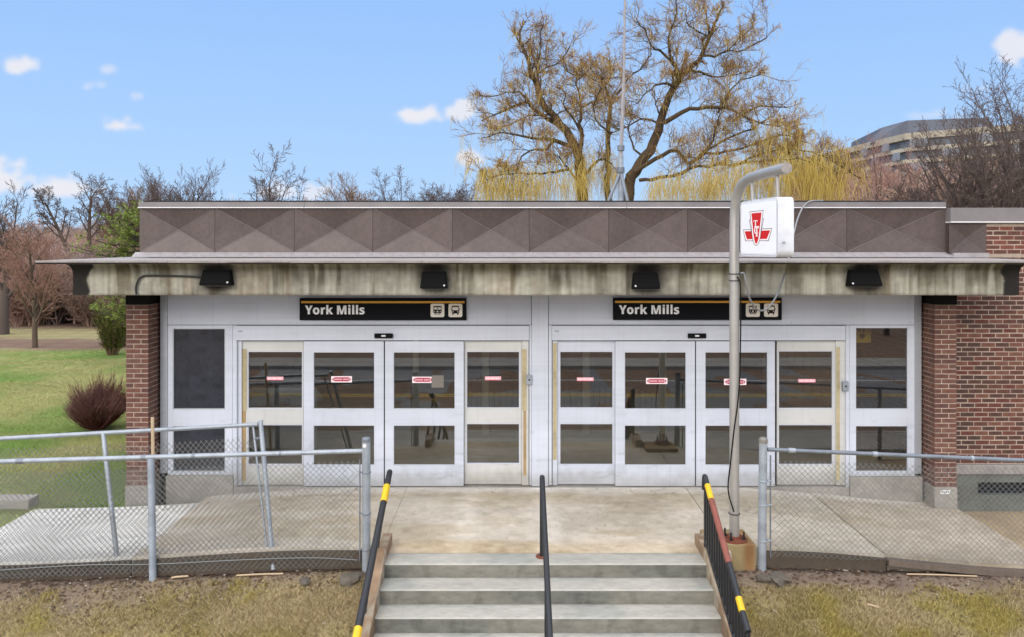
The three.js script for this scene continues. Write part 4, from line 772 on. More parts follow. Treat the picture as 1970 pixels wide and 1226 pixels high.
function scatter(name, geo, mat, list, label, category) {
  const m = new THREE.InstancedMesh(geo, mat, list.length), o = new THREE.Object3D(), c = new THREE.Color(); m.name = numbered(name);
  list.forEach(([x, y, z, s, rot, col, sy], i) => { o.position.set(x, y, z); o.rotation.set(0, rot, 0); o.scale.set(s, sy ?? s, s); o.updateMatrix(); m.setMatrixAt(i, o.matrix); m.setColorAt(i, c.setRGB(...col)); });
  m.castShadow = m.receiveShadow = true; scene.add(m); return tag(m, label, category, null, 'stuff');
}
const LL = (r, g, b) => [lin(r), lin(g), lin(b)], mix3 = (a, b, t) => [lerp(a[0], b[0], t), lerp(a[1], b[1], t), lerp(a[2], b[2], t)];
const grassMat = new THREE.MeshPhysicalMaterial({ color: 0xffffff, roughness: 1, transmission: 0.42, thickness: 0, specularIntensity: 0.3, side: THREE.DoubleSide });
{
  srand(101); const g = blades(13, 0.036, 0.0023, 0.045, 1.5), list = [];
  const dry = LL(236, 218, 168), olive = LL(204, 192, 120), mossC = LL(222, 206, 92), brown = LL(212, 184, 150);
  for (let i = 0; i < 88000; i++) {
    const left = rnd() < 0.5, x = left ? rr(-7.4, -1.58) : rr(2.34, 7.8), z = 2.5 + Math.pow(rnd(), 0.8) * 1.9, e = z - 2.42, n = fbm(x * 1.1 + 3, z * 1.6, 4, 0, 31), m = fbm(x * 2.3, z * 2.6 + 8, 3, 0, 33);
    if (rnd() > sstep(0.12, 0.62, e + (n - 0.5) * 0.9) * lerp(0.25, 1, sstep(0.36, 0.56, fbm(x * 3.1, z * 3.4, 3, 0, 39)))) continue; if (x > 2.3 && x < 2.9 && z < 2.75) continue;
    let col = mix3(dry, olive, sstep(0.35, 0.7, fbm(x * 1.7 + 9, z * 2, 3, 0, 35) + rr(-0.15, 0.15))); col = mix3(col, mossC, 0.7 * sstep(0.52, 0.68, m)); col = mix3(col, brown, rnd() * 0.5);
    list.push([x, groundY(x, z), z, rr(0.7, 1.3), rnd() * 6.28, col]);
  }
  scatter('grass', g, grassMat, list, 'dry yellow and olive grass on the bank in front of the sidewalk', 'grass');
}
{
  srand(102); const g = blades(18, 0.034, 0.0042, 0.14, 1.5), list = [];
  const A = LL(170, 200, 100), B = LL(224, 220, 146), D = LL(198, 184, 122);
  for (let i = 0; i < 60000; i++) {
    const z = 0.5 - Math.pow(rnd(), 1.5) * 17.5, d = DZ - z, x = rr(-1080, -690) * d / F; if (x > -5.55 && z > -8.2) continue;
    const n = fbm(x * 0.5, z * 0.32, 4, 0, 41), m = fbm(x * 0.22 + 2, z * 0.5, 4, 0, 44), far = -z + (fbm(x * 0.3, z * 0.3, 3, 0, 51) - 0.5) * 3;
    if (far + (x + 10) * 0.12 > rr(15.6, 17.2)) continue;
    if (z > 0.36 && x > -6.85) continue;
    let col = mix3(A, B, sstep(0.42, 0.64, n + rr(-0.08, 0.08))); col = mix3(col, mix3(B, D, 0.3), 0.75 * sstep(0.55, 0.62, m)); col = col.map((v) => v * rr(0.8, 1.15));
    list.push([x, groundY(x, z), z, rr(0.7, 1.2), rnd() * 6.28, col, rr(0.5, 1.1)]);
  }
  scatter('lawn_grass', g, grassMat, list, 'short bright green lawn grass left of the building', 'lawn');
}
{ // dead leaves and chips along the kerb foot and under the far trees
  srand(103); const g = new THREE.BufferGeometry(); g.setAttribute('position', new THREE.BufferAttribute(new Float32Array([-0.02, 0.004, -0.012, 0.02, 0.009, -0.01, 0.004, 0.012, 0.018, -0.02, 0.004, -0.012, 0.004, 0.012, 0.018, -0.018, 0.014, 0.012]), 3)); g.computeVertexNormals(); g.setAttribute('uv', new THREE.BufferAttribute(new Float32Array(12), 2));
  const list = [];
  for (let i = 0; i < 7500; i++) { const left = rnd() < 0.55, x = left ? rr(-7.2, -1.6) : rr(2.35, 7.6), z = 2.46 + Math.pow(rnd(), 2.0) * 1.7, w = rnd(); list.push([x, groundY(x, z) + 0.004, z, rr(0.3, 1.0), rnd() * 6.28, w < 0.12 ? LL(190, 180, 165) : w < 0.6 ? LL(112, 86, 62) : LL(84, 66, 54)]); }
  scatter('dead_leaves', g, grassMat, list, 'dead leaves and pale chips along the foot of the sidewalk', 'leaf litter');
}
{
  srand(104); const geo = (s) => { const g = new THREE.IcosahedronGeometry(1, 2), p = g.attributes.position; for (let i = 0; i < p.count; i++) { const n = 0.55 + 0.8 * vnoise(p.getX(i) * 1.7 + s * 7, p.getY(i) * 1.7 + p.getZ(i) * 2.3 + s); p.setXYZ(i, p.getX(i) * n, Math.min(0.3, p.getY(i) * n * 0.6), p.getZ(i) * n * 0.7); } g.computeVertexNormals(); return boxUV(g); };
  const spots = [[677, 1112, 0.15, 'broken concrete lump beside the fence end post at the top left of the steps'], [1495, 1118, 0.15, 'pale broken concrete lump on the bank just right of the plinth'], [1470, 1108, 0.11, 'smaller broken concrete lump between the plinth and the right fence post'], [588, 1104, 0.09, 'flat pinkish stone in the dirt under the left fence']];
  spots.forEach(([px, py, s, label], i) => { const d = 9.3, p = at(px, py, d), m = new THREE.Mesh(geo(i), M.concreteDark); m.name = numbered('concrete_rubble'); m.scale.setScalar(s); m.position.set(p.x, groundY(p.x, p.z) + s * 0.08, p.z); m.rotation.y = i * 1.7; m.castShadow = m.receiveShadow = true; scene.add(tag(m, label, 'rubble')); });
  const stick = (a, b, r, label) => tag(part('fallen_rod', [tube([a, a.clone().lerp(b, 0.4).add(V(0, 0.012, 0.02)), b], r, 12, 6)], M.lath), label, 'stick');
  const g3 = (px, py, d) => { const p = at(px, py, d); p.y = groundY(p.x, p.z) + 0.015; return p; };
  stick(g3(455, 1096, 9.42), g3(545, 1090, 9.42), 0.011, 'pale pipe lying along the kerb foot near the leaning fence post');  // stands for a pale pipe at the foot of the leaning fence
  stick(g3(330, 1101, 9.42), g3(362, 1094, 9.42), 0.012, 'short pale stick lying in the leaf litter right of the middle fence post');
  stick(g3(1668, 1158, 8.95), g3(1690, 1166, 8.9), 0.01, 'small white stick lying on the right grass bank');
  stick(g3(1745, 1097, 9.4), g3(1880, 1097, 9.4), 0.009, 'long thin rod lying at the kerb foot behind the right fence');
}

// ------------------------------------------------------------------ trees
function growTree(o) {
  srand(o.seed); const T = new Stems(), K = new Stems(), up = V(0, 1, 0);
  const grow = (p, dir, L, r, lev) => {
    const last = lev === o.n.length, ns = lev === 0 ? 7 : lev === 1 ? 6 : last ? 2 : 4, pts = [p.clone()], rad = [r], dirs = [dir.clone()]; let q = p.clone(), d = dir.clone();
    for (let s = 1; s <= ns; s++) { d.add(V(rr(-1, 1), rr(-1, 1), rr(-1, 1)).multiplyScalar(o.wig[Math.min(lev, o.wig.length - 1)])).addScaledVector(up, o.up[Math.min(lev, o.up.length - 1)]).normalize(); q = q.clone().addScaledVector(d, L / ns); pts.push(q); rad.push(Math.max(o.rmin, r * (1 - (lev ? 0.75 : 0.7) * s / ns))); dirs.push(d.clone()); }
    (lev <= (o.trunkLev ?? 1) ? T : K).chain(pts, rad, lev === 0 ? 8 : lev === 1 ? 5 : 3);
    if (last) return;
    const n = Math.round(o.n[lev] * rr(0.8, 1.2)), t0 = o.from[Math.min(lev, o.from.length - 1)];
    for (let k = 0; k < n; k++) {
      const t = n === 1 ? 1 : t0 + (1 - t0) * (k + rnd() * 0.7) / n, f = clamp(t) * ns, i = Math.min(ns - 1, Math.floor(f)), pp = pts[i].clone().lerp(pts[i + 1], f - i), dd = dirs[Math.min(ns, i + 1)];
      const az = k * 2.4 + rr(-0.5, 0.5), perp = V(Math.cos(az), 0, Math.sin(az)); perp.addScaledVector(dd, -perp.dot(dd)).normalize(); if (o.flat) perp.z *= o.flat;
      const ang = o.ang[Math.min(lev, o.ang.length - 1)] * rr(0.75, 1.25), nd = dd.clone().multiplyScalar(Math.cos(ang)).addScaledVector(perp, Math.sin(ang)).normalize();
      grow(pp, nd, L * o.len[Math.min(lev, o.len.length - 1)] * rr(0.7, 1.2) * (1 - 0.35 * t * (lev ? 1 : o.cone ?? 1)), Math.max(o.rmin, rad[i] * (lev ? 0.52 : 0.5)), lev + 1);
    }
  };
  for (let s = 0; s < (o.stems ?? 1); s++) { const a = s * 2.2 + rnd(), k = o.stems > 1 ? o.splay ?? 0.3 : 0; grow(V(Math.cos(a) * 0.1 * k, 0, Math.sin(a) * 0.1 * k), V(Math.cos(a) * k + (o.leanX ?? 0), 1, Math.sin(a) * k).normalize(), o.H * (o.trunk ?? 0.6) * (s ? rr(0.8, 1.05) : 1), o.r, 0); }
  return { trunk: T.geo(), crown: K.geo() };
}
function bareTree(name, o, [x, y, z], label, mats = [M.barkDark, M.twigGrey], group, cat = 'tree') {
  const t = thing(name, label, cat, [x, y, z], group), g = growTree(o);
  rawMesh('trunk', g.trunk, mats[0], t); rawMesh('crown', g.crown, mats[1], t); return t;
}
const baseAt = (px, d) => [(px - CX) * d / F, -0.22, DZ - d];
const hOf = (py, d) => HC - (py - CY) * d / F + 0.22;
const LAWN = { n: [20, 9, 7, 4], wig: [0.05, 0.12, 0.16, 0.2], up: [0.02, 0.09, 0.06, 0.04], from: [0.24, 0.2, 0.15], ang: [0.75, 0.6, 0.6], len: [0.62, 0.5, 0.5], trunk: 0.78, rmin: 0.005 };
bareTree('small_tree', { ...LAWN, seed: 3, H: hOf(428, 29.6), r: 0.105, cone: 1.5 }, baseAt(67, 29.6), 'small round reddish bare tree standing alone on the lawn edge', [M.bark, M.twigRed]);
const VASE = { n: [10, 8, 7, 4], wig: [0.06, 0.12, 0.16, 0.2], up: [0.03, 0.1, 0.07, 0.05], from: [0.35, 0.25, 0.2], ang: [0.6, 0.55, 0.6], len: [0.75, 0.55, 0.5], trunk: 0.62, rmin: 0.0085 };
bareTree('bare_tree', { ...VASE, seed: 11, H: hOf(362, 34), r: 0.24, up: [0.03, 0.16, 0.1, 0.05] }, baseAt(6, 34), 'dark bare tree with a thick trunk at the left edge behind the lawn');
const SLENDER = { n: [10, 7, 6, 4], wig: [0.06, 0.16, 0.2, 0.25], up: [0.02, 0.08, 0.05, 0.02], from: [0.62, 0.3, 0.2], ang: [0.6, 0.7, 0.8], len: [0.3, 0.5, 0.5], trunk: 0.86, rmin: 0.0095 };
bareTree('bare_tree', { ...SLENDER, seed: 21, H: hOf(342, 44), r: 0.17, leanX: -0.28 }, baseAt(168, 44), 'slender bare tree leaning left behind the reddish thicket', [M.bark, M.twigGrey]);
bareTree('bare_tree', { ...SLENDER, seed: 23, H: hOf(336, 45), r: 0.19, leanX: -0.14, n: [10, 6, 6, 3] }, baseAt(188, 45), 'taller slender bare tree with a clumped crown beside the leaning one', [M.bark, M.twigGrey]);
bareTree('bare_tree', { ...SLENDER, seed: 25, H: hOf(352, 50), r: 0.17, leanX: -0.06, n: [11, 6, 6, 3] }, baseAt(222, 50), 'thin bare tree with a loose crown left of the brown bushy one', [M.bark, M.twigGrey]);
bareTree('bare_tree', { ...VASE, seed: 29, H: hOf(336, 52), r: 0.22, n: [13, 9, 8, 4], stems: 2, splay: 0.15 }, baseAt(250, 52), 'brownish bushy bare tree just left of the parapet end', [M.bark, M.twigBrown]);
bareTree('bare_tree', { ...VASE, seed: 31, H: hOf(300, 48), r: 0.24, stems: 4, splay: 0.26, n: [8, 8, 6, 4], up: [0.03, 0.14, 0.1, 0.05] }, baseAt(328, 48), 'vase shaped bare tree rising behind the left end of the parapet', [M.barkDark, M.twigGrey]);
const OPEN = { n: [8, 6, 5, 4], wig: [0.09, 0.16, 0.22, 0.28], up: [0.02, 0.1, 0.06, 0.04], from: [0.45, 0.25, 0.2], ang: [0.55, 0.6, 0.7], len: [0.6, 0.55, 0.55], trunk: 0.68, rmin: 0.0095 };
bareTree('bare_tree', { ...OPEN, seed: 41, H: hOf(272, 42), r: 0.17, stems: 2, splay: 0.12, flat: 0.7 }, baseAt(492, 42), 'tall open bare tree with thin upright limbs, second from the left above the parapet', [M.barkDark, M.twigGrey]);
bareTree('bare_tree', { ...OPEN, seed: 43, H: hOf(322, 42), r: 0.13, leanX: 0.42, n: [6, 4, 5, 3] }, baseAt(540, 42), 'low bare tree whose limbs lean right, beside the tall open one', [M.barkDark, M.twigGrey]);
bareTree('bare_tree', { ...VASE, seed: 47, H: hOf(322, 55), r: 0.25, n: [13, 10, 8, 4], ang: [0.75, 0.6, 0.6] }, baseAt(690, 55), 'round topped brown bare tree above the middle of the left parapet', [M.bark, M.twigBrown]);
bareTree('bare_tree', { ...OPEN, seed: 53, H: hOf(328, 58), r: 0.24, n: [11, 8, 6, 4], stems: 3, splay: 0.3 }, baseAt(812, 58), 'dark twisted bare tree just left of the golden willow', [M.barkDark, M.twigGrey]);
bareTree('bare_tree', { ...OPEN, seed: 59, H: hOf(352, 60), r: 0.22, n: [11, 8, 6, 4], stems: 3, splay: 0.4 }, baseAt(872, 60), 'low dark bare tree between the twisted tree and the willow', [M.barkDark, M.twigGrey]);
const BIG = { n: [11, 8, 7, 4], wig: [0.08, 0.16, 0.2, 0.25], up: [0.02, 0.1, 0.06, 0.03], from: [0.3, 0.2, 0.2], ang: [0.6, 0.6, 0.65], len: [0.72, 0.55, 0.5], trunk: 0.62, rmin: 0.009 };
bareTree('bare_tree', { ...BIG, seed: 61, H: hOf(150, 40), r: 0.3, stems: 3, splay: 0.26, trunk: 0.7 }, baseAt(1885, 40), 'large dark bare tree towering over the right end of the roof', [M.barkDark, M.twigGrey]);
bareTree('bare_tree', { ...BIG, seed: 67, H: hOf(140, 43), r: 0.3, trunk: 0.72 }, baseAt(1985, 43), 'dark bare tree at the right edge, partly out of view', [M.barkDark, M.twigGrey]);
bareTree('bare_tree', { ...BIG, seed: 69, H: hOf(262, 46), r: 0.2, stems: 3, splay: 0.35 }, baseAt(1815, 46), 'lower spreading bare tree left of the large dark one', [M.barkDark, M.twigGrey]);
bareTree('bare_tree', { ...VASE, seed: 71, H: hOf(255, 60), r: 0.26, n: [10, 8, 7, 3] }, baseAt(1684, 60), 'greyish bare tree in front of the office block', [M.bark, M.twigRed]);
bareTree('bare_tree', { ...VASE, seed: 73, H: hOf(285, 62), r: 0.24, n: [10, 8, 7, 3] }, baseAt(1608, 62), 'purplish bare tree just right of the willow', [M.bark, M.twigRed]);
bareTree('bare_tree', { ...VASE, seed: 79, H: hOf(282, 62), r: 0.24, n: [10, 8, 7, 3] }, baseAt(1757, 62), 'reddish bare tree between the office block and the roof, right of the greyish one', [M.bark, M.twigRed]);

// reddish dome shrub on the lawn
{
  const d = 16.4, b = baseAt(187, d), t = thing('dome_shrub', 'dense reddish brown dome shaped shrub on the lawn beside the left pillar', 'shrub', b); srand(83);
  const s = new Stems(), f = new Stems();
  for (let i = 0; i < 1500; i++) {
    const a = rnd() * 6.283, e = Math.pow(rnd(), 0.6) * 1.0, L = rr(0.55, 1.02) * (0.72 + 0.5 * vnoise(a * 1.6, e * 4, 0, 5)) * (1 - 0.1 * e), dir = V(Math.sin(e) * Math.cos(a), Math.cos(e), Math.sin(e) * Math.sin(a)), p0 = V(rr(-0.06, 0.06), 0, rr(-0.06, 0.06)), p1 = p0.clone().addScaledVector(dir, L * 0.5).add(V(rr(-0.09, 0.09), rr(-0.04, 0.04), rr(-0.09, 0.09))), p2 = p1.clone().addScaledVector(dir.clone().add(V(0, 0.25, 0)).normalize(), L * 0.5);
    s.chain([p0, p1, p2], [0.006, 0.005, 0.003], 3);
    for (let k = 0; k < 3; k++) { const q = p1.clone().lerp(p2, rr(0.1, 1)), e2 = q.clone().addScaledVector(dir.clone().add(V(rr(-0.5, 0.5), rr(0, 0.6), rr(-0.5, 0.5))).normalize(), rr(0.12, 0.3)); f.chain([q, e2], [0.0035, 0.0015], 3); }
  }
  rawMesh('stems', s.geo(), M.shrub, t); rawMesh('twigs', f.geo(), std({ color: C(122, 88, 80), roughness: 1 }), t);
}
// pine and yellow-green shrub behind the left pillar
{
  const d = 25, b = baseAt(276, d), t = thing('pine_tree', 'green pine with flat layered branches behind the left end of the building', 'tree', b); srand(89);
  const wood = new Stems(), n = [], nn = [];
  wood.chain([V(0, 0, 0), V(0.05, 2, 0), V(0, 4, 0.05), V(0.02, 4.75, 0)], [0.16, 0.13, 0.09, 0.03], 8);
  const tuft = (c, s, k) => { for (let i = 0; i < k; i++) { const a = rnd() * 6.283, e = rr(-0.5, 1.3), L = s * rr(0.6, 1.1), dx = Math.cos(a) * Math.cos(e), dy = Math.sin(e), dz = Math.sin(a) * Math.cos(e), px = -dz, pz = dx, w = 0.011; n.push(c.x - px * w, c.y, c.z - pz * w, c.x + px * w, c.y, c.z + pz * w, c.x + dx * L, c.y + dy * L, c.z + dz * L); for (let q = 0; q < 3; q++) nn.push(dx * 0.5, 0.8, dz * 0.5); } };
  for (let lay = 0; lay < 15; lay++) {
    const y0 = 1.5 + lay * 0.215, L = lay < 4 ? 1.3 : (1.8 - Math.abs(lay - 9) * 0.09) * rr(0.85, 1.1), nb = 9; if (lay === 4 || lay === 7) continue;
    for (let k = 0; k < nb; k++) {
      const a = k / nb * 6.283 + lay * 0.8 + rr(-0.2, 0.2), e = V(Math.cos(a), 0, Math.sin(a)), l = L * rr(0.5, 1.2), y = y0 + rr(-0.2, 0.2), pts = [V(0, y, 0), V(0, y - 0.02, 0).addScaledVector(e, l * 0.5), V(0, y + rr(0.05, 0.35), 0).addScaledVector(e, l)];
      wood.chain(pts, [0.03, 0.02, 0.008], 4);
      for (let q = 0; q < 13; q++) { const f = 0.35 + 0.65 * rnd(), c = f < 0.5 ? pts[0].clone().lerp(pts[1], f * 2) : pts[1].clone().lerp(pts[2], f * 2 - 1); c.add(V(rr(-0.25, 0.25) * f, rr(0, 0.2), rr(-0.25, 0.25) * f)); tuft(c, 0.15, 30); }
    }
  }
  rawMesh('trunk', wood.geo(), M.barkDark, t);
  const g = new THREE.BufferGeometry(); g.setAttribute('position', new THREE.BufferAttribute(new Float32Array(n), 3)); g.setAttribute('normal', new THREE.BufferAttribute(new Float32Array(nn), 3)); g.setAttribute('uv', new THREE.BufferAttribute(new Float32Array(n.length / 3 * 2), 2)); rawMesh('needles', g, M.needle, t);
}
function leafShrub(name, label, b, R, H, count, mat, sd) {
  const t = thing(name, label, 'shrub', b); srand(sd); const w = new Stems(), n = [], nn = [];
  for (let i = 0; i < 60; i++) { const a = rnd() * 6.283, r = R * Math.sqrt(rnd()), h = H * rr(0.6, 1) * (1 - 0.3 * r / R); const e = V(Math.cos(a) * r, h, Math.sin(a) * r); w.chain([V(e.x * 0.3, 0, e.z * 0.3), V(e.x * 0.7, h * 0.5, e.z * 0.7), e], [0.014, 0.01, 0.005], 3);
    for (let k = 0; k < count / 60; k++) { const f = rr(0.25, 1.02), c = V(e.x * (0.3 + 0.7 * f) + rr(-0.12, 0.12), h * f, e.z * (0.3 + 0.7 * f) + rr(-0.12, 0.12)), s = 0.035 * rr(0.6, 1.3), q = rnd() * 6.283, u = V(Math.cos(q), rr(-0.5, 0.5), Math.sin(q)), v = V(-Math.sin(q), rr(0.2, 1), Math.cos(q)); n.push(c.x - u.x * s * 0.5, c.y, c.z - u.z * s * 0.5, c.x + u.x * s * 0.5, c.y + u.y * s * 0.4, c.z + u.z * s * 0.5, c.x + v.x * s, c.y + v.y * s * 1.4, c.z + v.z * s); for (let z = 0; z < 3; z++) nn.push(u.x * 0.5, 0.8, u.z * 0.5); } }
  rawMesh('stems', w.geo(), M.twigBrown, t); const g = new THREE.BufferGeometry(); g.setAttribute('position', new THREE.BufferAttribute(new Float32Array(n), 3)); g.setAttribute('normal', new THREE.BufferAttribute(new Float32Array(nn), 3)); g.setAttribute('uv', new THREE.BufferAttribute(new Float32Array(n.length / 3 * 2), 2)); rawMesh('leaves', g, mat, t);
}
leafShrub('green_shrub', 'upright yellow-green shrub beyond the lawn, beside the left pillar', baseAt(216, 27.5), 0.55, 1.75, 9000, M.leafLight, 91);
leafShrub('green_shrub', 'darker green bush under the canopy end, above the yellow-green shrub', baseAt(236, 30), 1.1, 2.3, 12000, M.needle, 93);

// the golden willow: limbs laid out from its crown's plan, then branchlets and hanging shoots
{
  const D = 36, b = baseAt(1150, D), t = thing('willow_tree', 'huge golden weeping willow with dark spreading limbs behind the roof', 'tree', b); srand(97);
  const T = new Stems(), K = new Stems(), S = new Stems(), org = V(...b);
  const P = (x, y, dz = 0) => at(900 + x / 2.92, y / 2.92, D).add(V(0, 0, dz)).sub(org);
  const limbs = [
    [[[650, 1220], [640, 1060], [625, 900], [600, 820], [540, 720], [470, 640], [410, 560], [390, 470], [350, 410], [340, 330], [300, 250], [290, 180]], 0.36, 0],
    [[[392, 480], [395, 400], [390, 350], [405, 300], [400, 220], [420, 170]], 0.11, 0.6],
    [[[540, 720], [440, 650], [380, 610], [340, 560], [250, 580], [150, 620], [70, 650]], 0.17, -1],
    [[[345, 562], [300, 500], [200, 490], [110, 500]], 0.09, -1.4],
    [[[600, 830], [480, 800], [420, 795], [300, 790], [200, 770], [120, 800]], 0.15, 1.2],
    [[[480, 800], [430, 850], [340, 870], [260, 960], [190, 990]], 0.1, 1.6],
    [[[630, 900], [650, 780], [640, 680], [650, 590], [640, 480], [630, 400], [690, 350]], 0.16, -1.5],
    [[[645, 770], [600, 700], [530, 620], [540, 560], [480, 530]], 0.09, 1.2],
    [[[652, 590], [740, 540], [800, 500]], 0.08, -1.8], [[[390, 420], [440, 400], [520, 360], [560, 300]], 0.07, 0.8],
    [[[810, 1220], [800, 1050], [805, 900], [812, 720], [830, 560], [820, 480], [810, 410], [850, 350], [845, 260]], 0.22, -2],
    [[[812, 420], [760, 390], [720, 290]], 0.07, -2.4],
    [[[890, 1220], [905, 1060], [930, 970], [1000, 880], [1050, 790], [1080, 700], [1110, 600], [1140, 520], [1180, 450], [1240, 390], [1320, 310], [1340, 230], [1390, 120], [1430, 40]], 0.38, 0.5],
    [[[1175, 460], [1150, 390], [1110, 310], [1100, 230], [1130, 130], [1120, 70]], 0.12, 1.3],
    [[[1150, 390], [1060, 320], [1000, 310], [960, 250], [900, 200]], 0.09, 1.8],
    [[[1240, 390], [1300, 390], [1400, 410], [1500, 400], [1630, 370]], 0.1, -0.8],
    [[[1310, 320], [1400, 320], [1480, 260], [1570, 180]], 0.09, 0.6],
    [[[1345, 220], [1250, 210], [1180, 190]], 0.05, 1.5], [[[1350, 200], [1340, 120], [1320, 60]], 0.05, 0.2],
    [[[1090, 700], [1200, 640], [1300, 630], [1400, 640], [1480, 690], [1560, 740], [1640, 760]], 0.15, 1.8],
    [[[1145, 500], [1060, 500], [970, 560], [900, 640]], 0.1, 2],
    [[[1085, 690], [1000, 650], [900, 700], [820, 720]], 0.08, -1.2],
    [[[930, 970], [1080, 880], [1150, 860], [1230, 930], [1300, 870], [1420, 800], [1560, 740], [1660, 680]], 0.16, 1],
    [[[1235, 930], [1330, 830], [1360, 700], [1380, 600]], 0.09, 1.5],
    [[[1300, 870], [1420, 870], [1560, 830], [1680, 800], [1760, 850]], 0.09, 2.2],
    [[[640, 1000], [700, 930], [760, 900], [800, 930]], 0.12, 0.5], [[[560, 960], [480, 980], [360, 1000], [240, 1000], [120, 1040]], 0.1, 2],
    [[[640, 1060], [560, 960], [500, 900]], 0.1, 1.2], [[[950, 1020], [1080, 1010], [1250, 960], [1450, 950], [1640, 930], [1790, 950], [1900, 1020]], 0.12, 2.5],
    [[[830, 540], [900, 450], [960, 400], [1010, 330]], 0.07, 0.8], [[[815, 480], [740, 440], [680, 400], [600, 390], [550, 330]], 0.07, -1], [[[1430, 300], [1520, 310], [1620, 260]], 0.06, 1.2], [[[1400, 640], [1450, 540], [1530, 460], [1610, 440]], 0.08, 0.6], [[[1480, 690], [1600, 620], [1720, 640]], 0.08, 1.4], [[[470, 640], [360, 640], [240, 680], [150, 720]], 0.07, -0.6], [[[800, 760], [720, 700], [690, 620], [720, 540]], 0.07, 1.5], [[[1000, 880], [940, 800], [930, 700], [960, 620]], 0.08, -1.4],
    [[[1450, 950], [1560, 900], [1700, 880], [1830, 930], [1960, 1050]], 0.08, 3.2],
  ];
  const strand = (p, L, out) => { const pts = [p], rad = [0.0075], k = 4; let d = V(out.x * 0.5, 0.12, out.z * 0.5); for (let i = 1; i <= k; i++) { d.add(V(rr(-0.12, 0.12), -0.75, rr(-0.12, 0.12))).normalize(); pts.push(pts[i - 1].clone().addScaledVector(d, L / k)); rad.push(0.0075 - i * 0.001); } S.chain(pts, rad, 3); };
  const twig = (p, dir, L, r, lev, low) => {
    const ns = lev ? 3 : 5, pts = [p.clone()], rad = [r]; const d = dir.clone();
    for (let i = 1; i <= ns; i++) { d.add(V(rr(-0.4, 0.4), rr(-0.3, 0.35), rr(-0.4, 0.4))).normalize(); pts.push(pts[i - 1].clone().addScaledVector(d, L / ns)); rad.push(Math.max(0.0062, r * (1 - 0.7 * i / ns))); }
    (lev === 0 ? T : K).chain(pts, rad, lev === 0 ? 4 : 3);
    if (lev < 2) { const n = lev ? 5 : 8; for (let k = 0; k < n; k++) { const f = rr(0.25, 1) * ns, i = Math.min(ns - 1, Math.floor(f)), q = pts[i].clone().lerp(pts[i + 1], f - i); twig(q, d.clone().add(V(rr(-1, 1), rr(-0.5, 0.8), rr(-1, 1))).normalize(), L * rr(0.38, 0.62), Math.max(0.007, r * 0.45), lev + 1, low); } }
    else { const n = low > 0.5 ? (rnd() < 0.6 ? 2 : 1) : rnd() < 0.25 ? 1 : 0; for (let k = 0; k < n; k++) strand(pts[ns].clone().lerp(pts[ns - 1], rnd()), rr(0.15, 0.6) + low * rr(0.2, 0.9), d); }
  };
  for (const [pl, r0, dz] of limbs) {
    const n = pl.length, c = new THREE.CatmullRomCurve3(pl.map(([x, y], i) => P(x, y, dz * (r0 > 0.3 ? 0.2 : 1) * i / n * 1.4 + (r0 > 0.3 ? 0 : dz * 0.3)))), L = c.getLength(), m = Math.ceil(L / 0.35), pts = c.getPoints(m);
    for (let i = 1; i < m; i++) pts[i].add(V(rr(-0.05, 0.05), rr(-0.05, 0.05), rr(-0.05, 0.05)));
    T.chain(pts, pts.map((_, i) => Math.max(0.028, 0.74 * r0 * (1 - 0.85 * i / m))), r0 > 0.2 ? 9 : 6);
    const k0 = r0 > 0.2 ? Math.ceil(m * 0.4) : Math.ceil(m * 0.15);
    for (let i = k0; i <= m; i++) {
      if (rnd() > 0.85) continue;
      const p = pts[i], tan = pts[Math.min(m, i + 1)].clone().sub(pts[Math.max(0, i - 1)]).normalize(), low = clamp(1 - (p.y - 3.5) / 6), s = rnd() < 0.5 ? 1 : -1;
      twig(p, tan.multiplyScalar(0.6).add(V(rr(-0.9, 0.9), rr(-0.15, 0.9), rr(-0.9, 0.9))).normalize(), rr(0.9, 1.9) * (1 - 0.58 * i / m), Math.max(0.016, r0 * 0.14), 0, low);
      if (rnd() < 0.9) twig(p, tan.clone().multiplyScalar(0.3).add(V(rr(-1, 1), rr(-0.3, 0.8), rr(-1, 1))).normalize(), rr(0.6, 1.4), 0.014, 0, low);
      const q = low > 0.4 ? 3 : rnd() < 0.5 ? 1 : 0; for (let k = 0; k < q; k++) strand(p.clone().add(V(rr(-0.3, 0.3), rr(-0.1, 0.3), rr(-0.3, 0.3))), rr(0.5, 1.2) + low * rr(0.2, 1.4), V(rr(-1, 1), 0, rr(-1, 1)));
    }
  }
  // golden curtains at the foot of the crown
  for (const [x0, x1, y0, y1, n, dz] of [[80, 390, 990, 1080, 900, 2], [380, 640, 960, 1060, 420, 1.5], [620, 700, 860, 1000, 260, 0.6], [760, 860, 850, 1000, 260, -0.5], [960, 1300, 1010, 1090, 700, 2.4], [1250, 1560, 950, 1060, 900, 2.8], [1560, 1800, 880, 1040, 900, 3], [1740, 1950, 910, 1090, 700, 3.2], [1540, 1760, 740, 860, 420, 2]])
    for (let i = 0; i < n * 0.72; i++) { const x = rr(x0, x1), y = lerp(y0 - 40, y1, Math.pow(rnd(), 0.7)) + 40 * Math.pow((x - (x0 + x1) / 2) / (x1 - x0), 2); strand(P(x, y, dz + rr(-1.4, 1.4)), rr(0.6, 1.9), V(rr(-1, 1), 0, rr(-1, 1))); }
  rawMesh('trunk', T.geo(), M.barkWillow, t); rawMesh('twigs', K.geo(), M.twigWillow, t); rawMesh('hanging_shoots', S.geo(), M.strand, t);
}

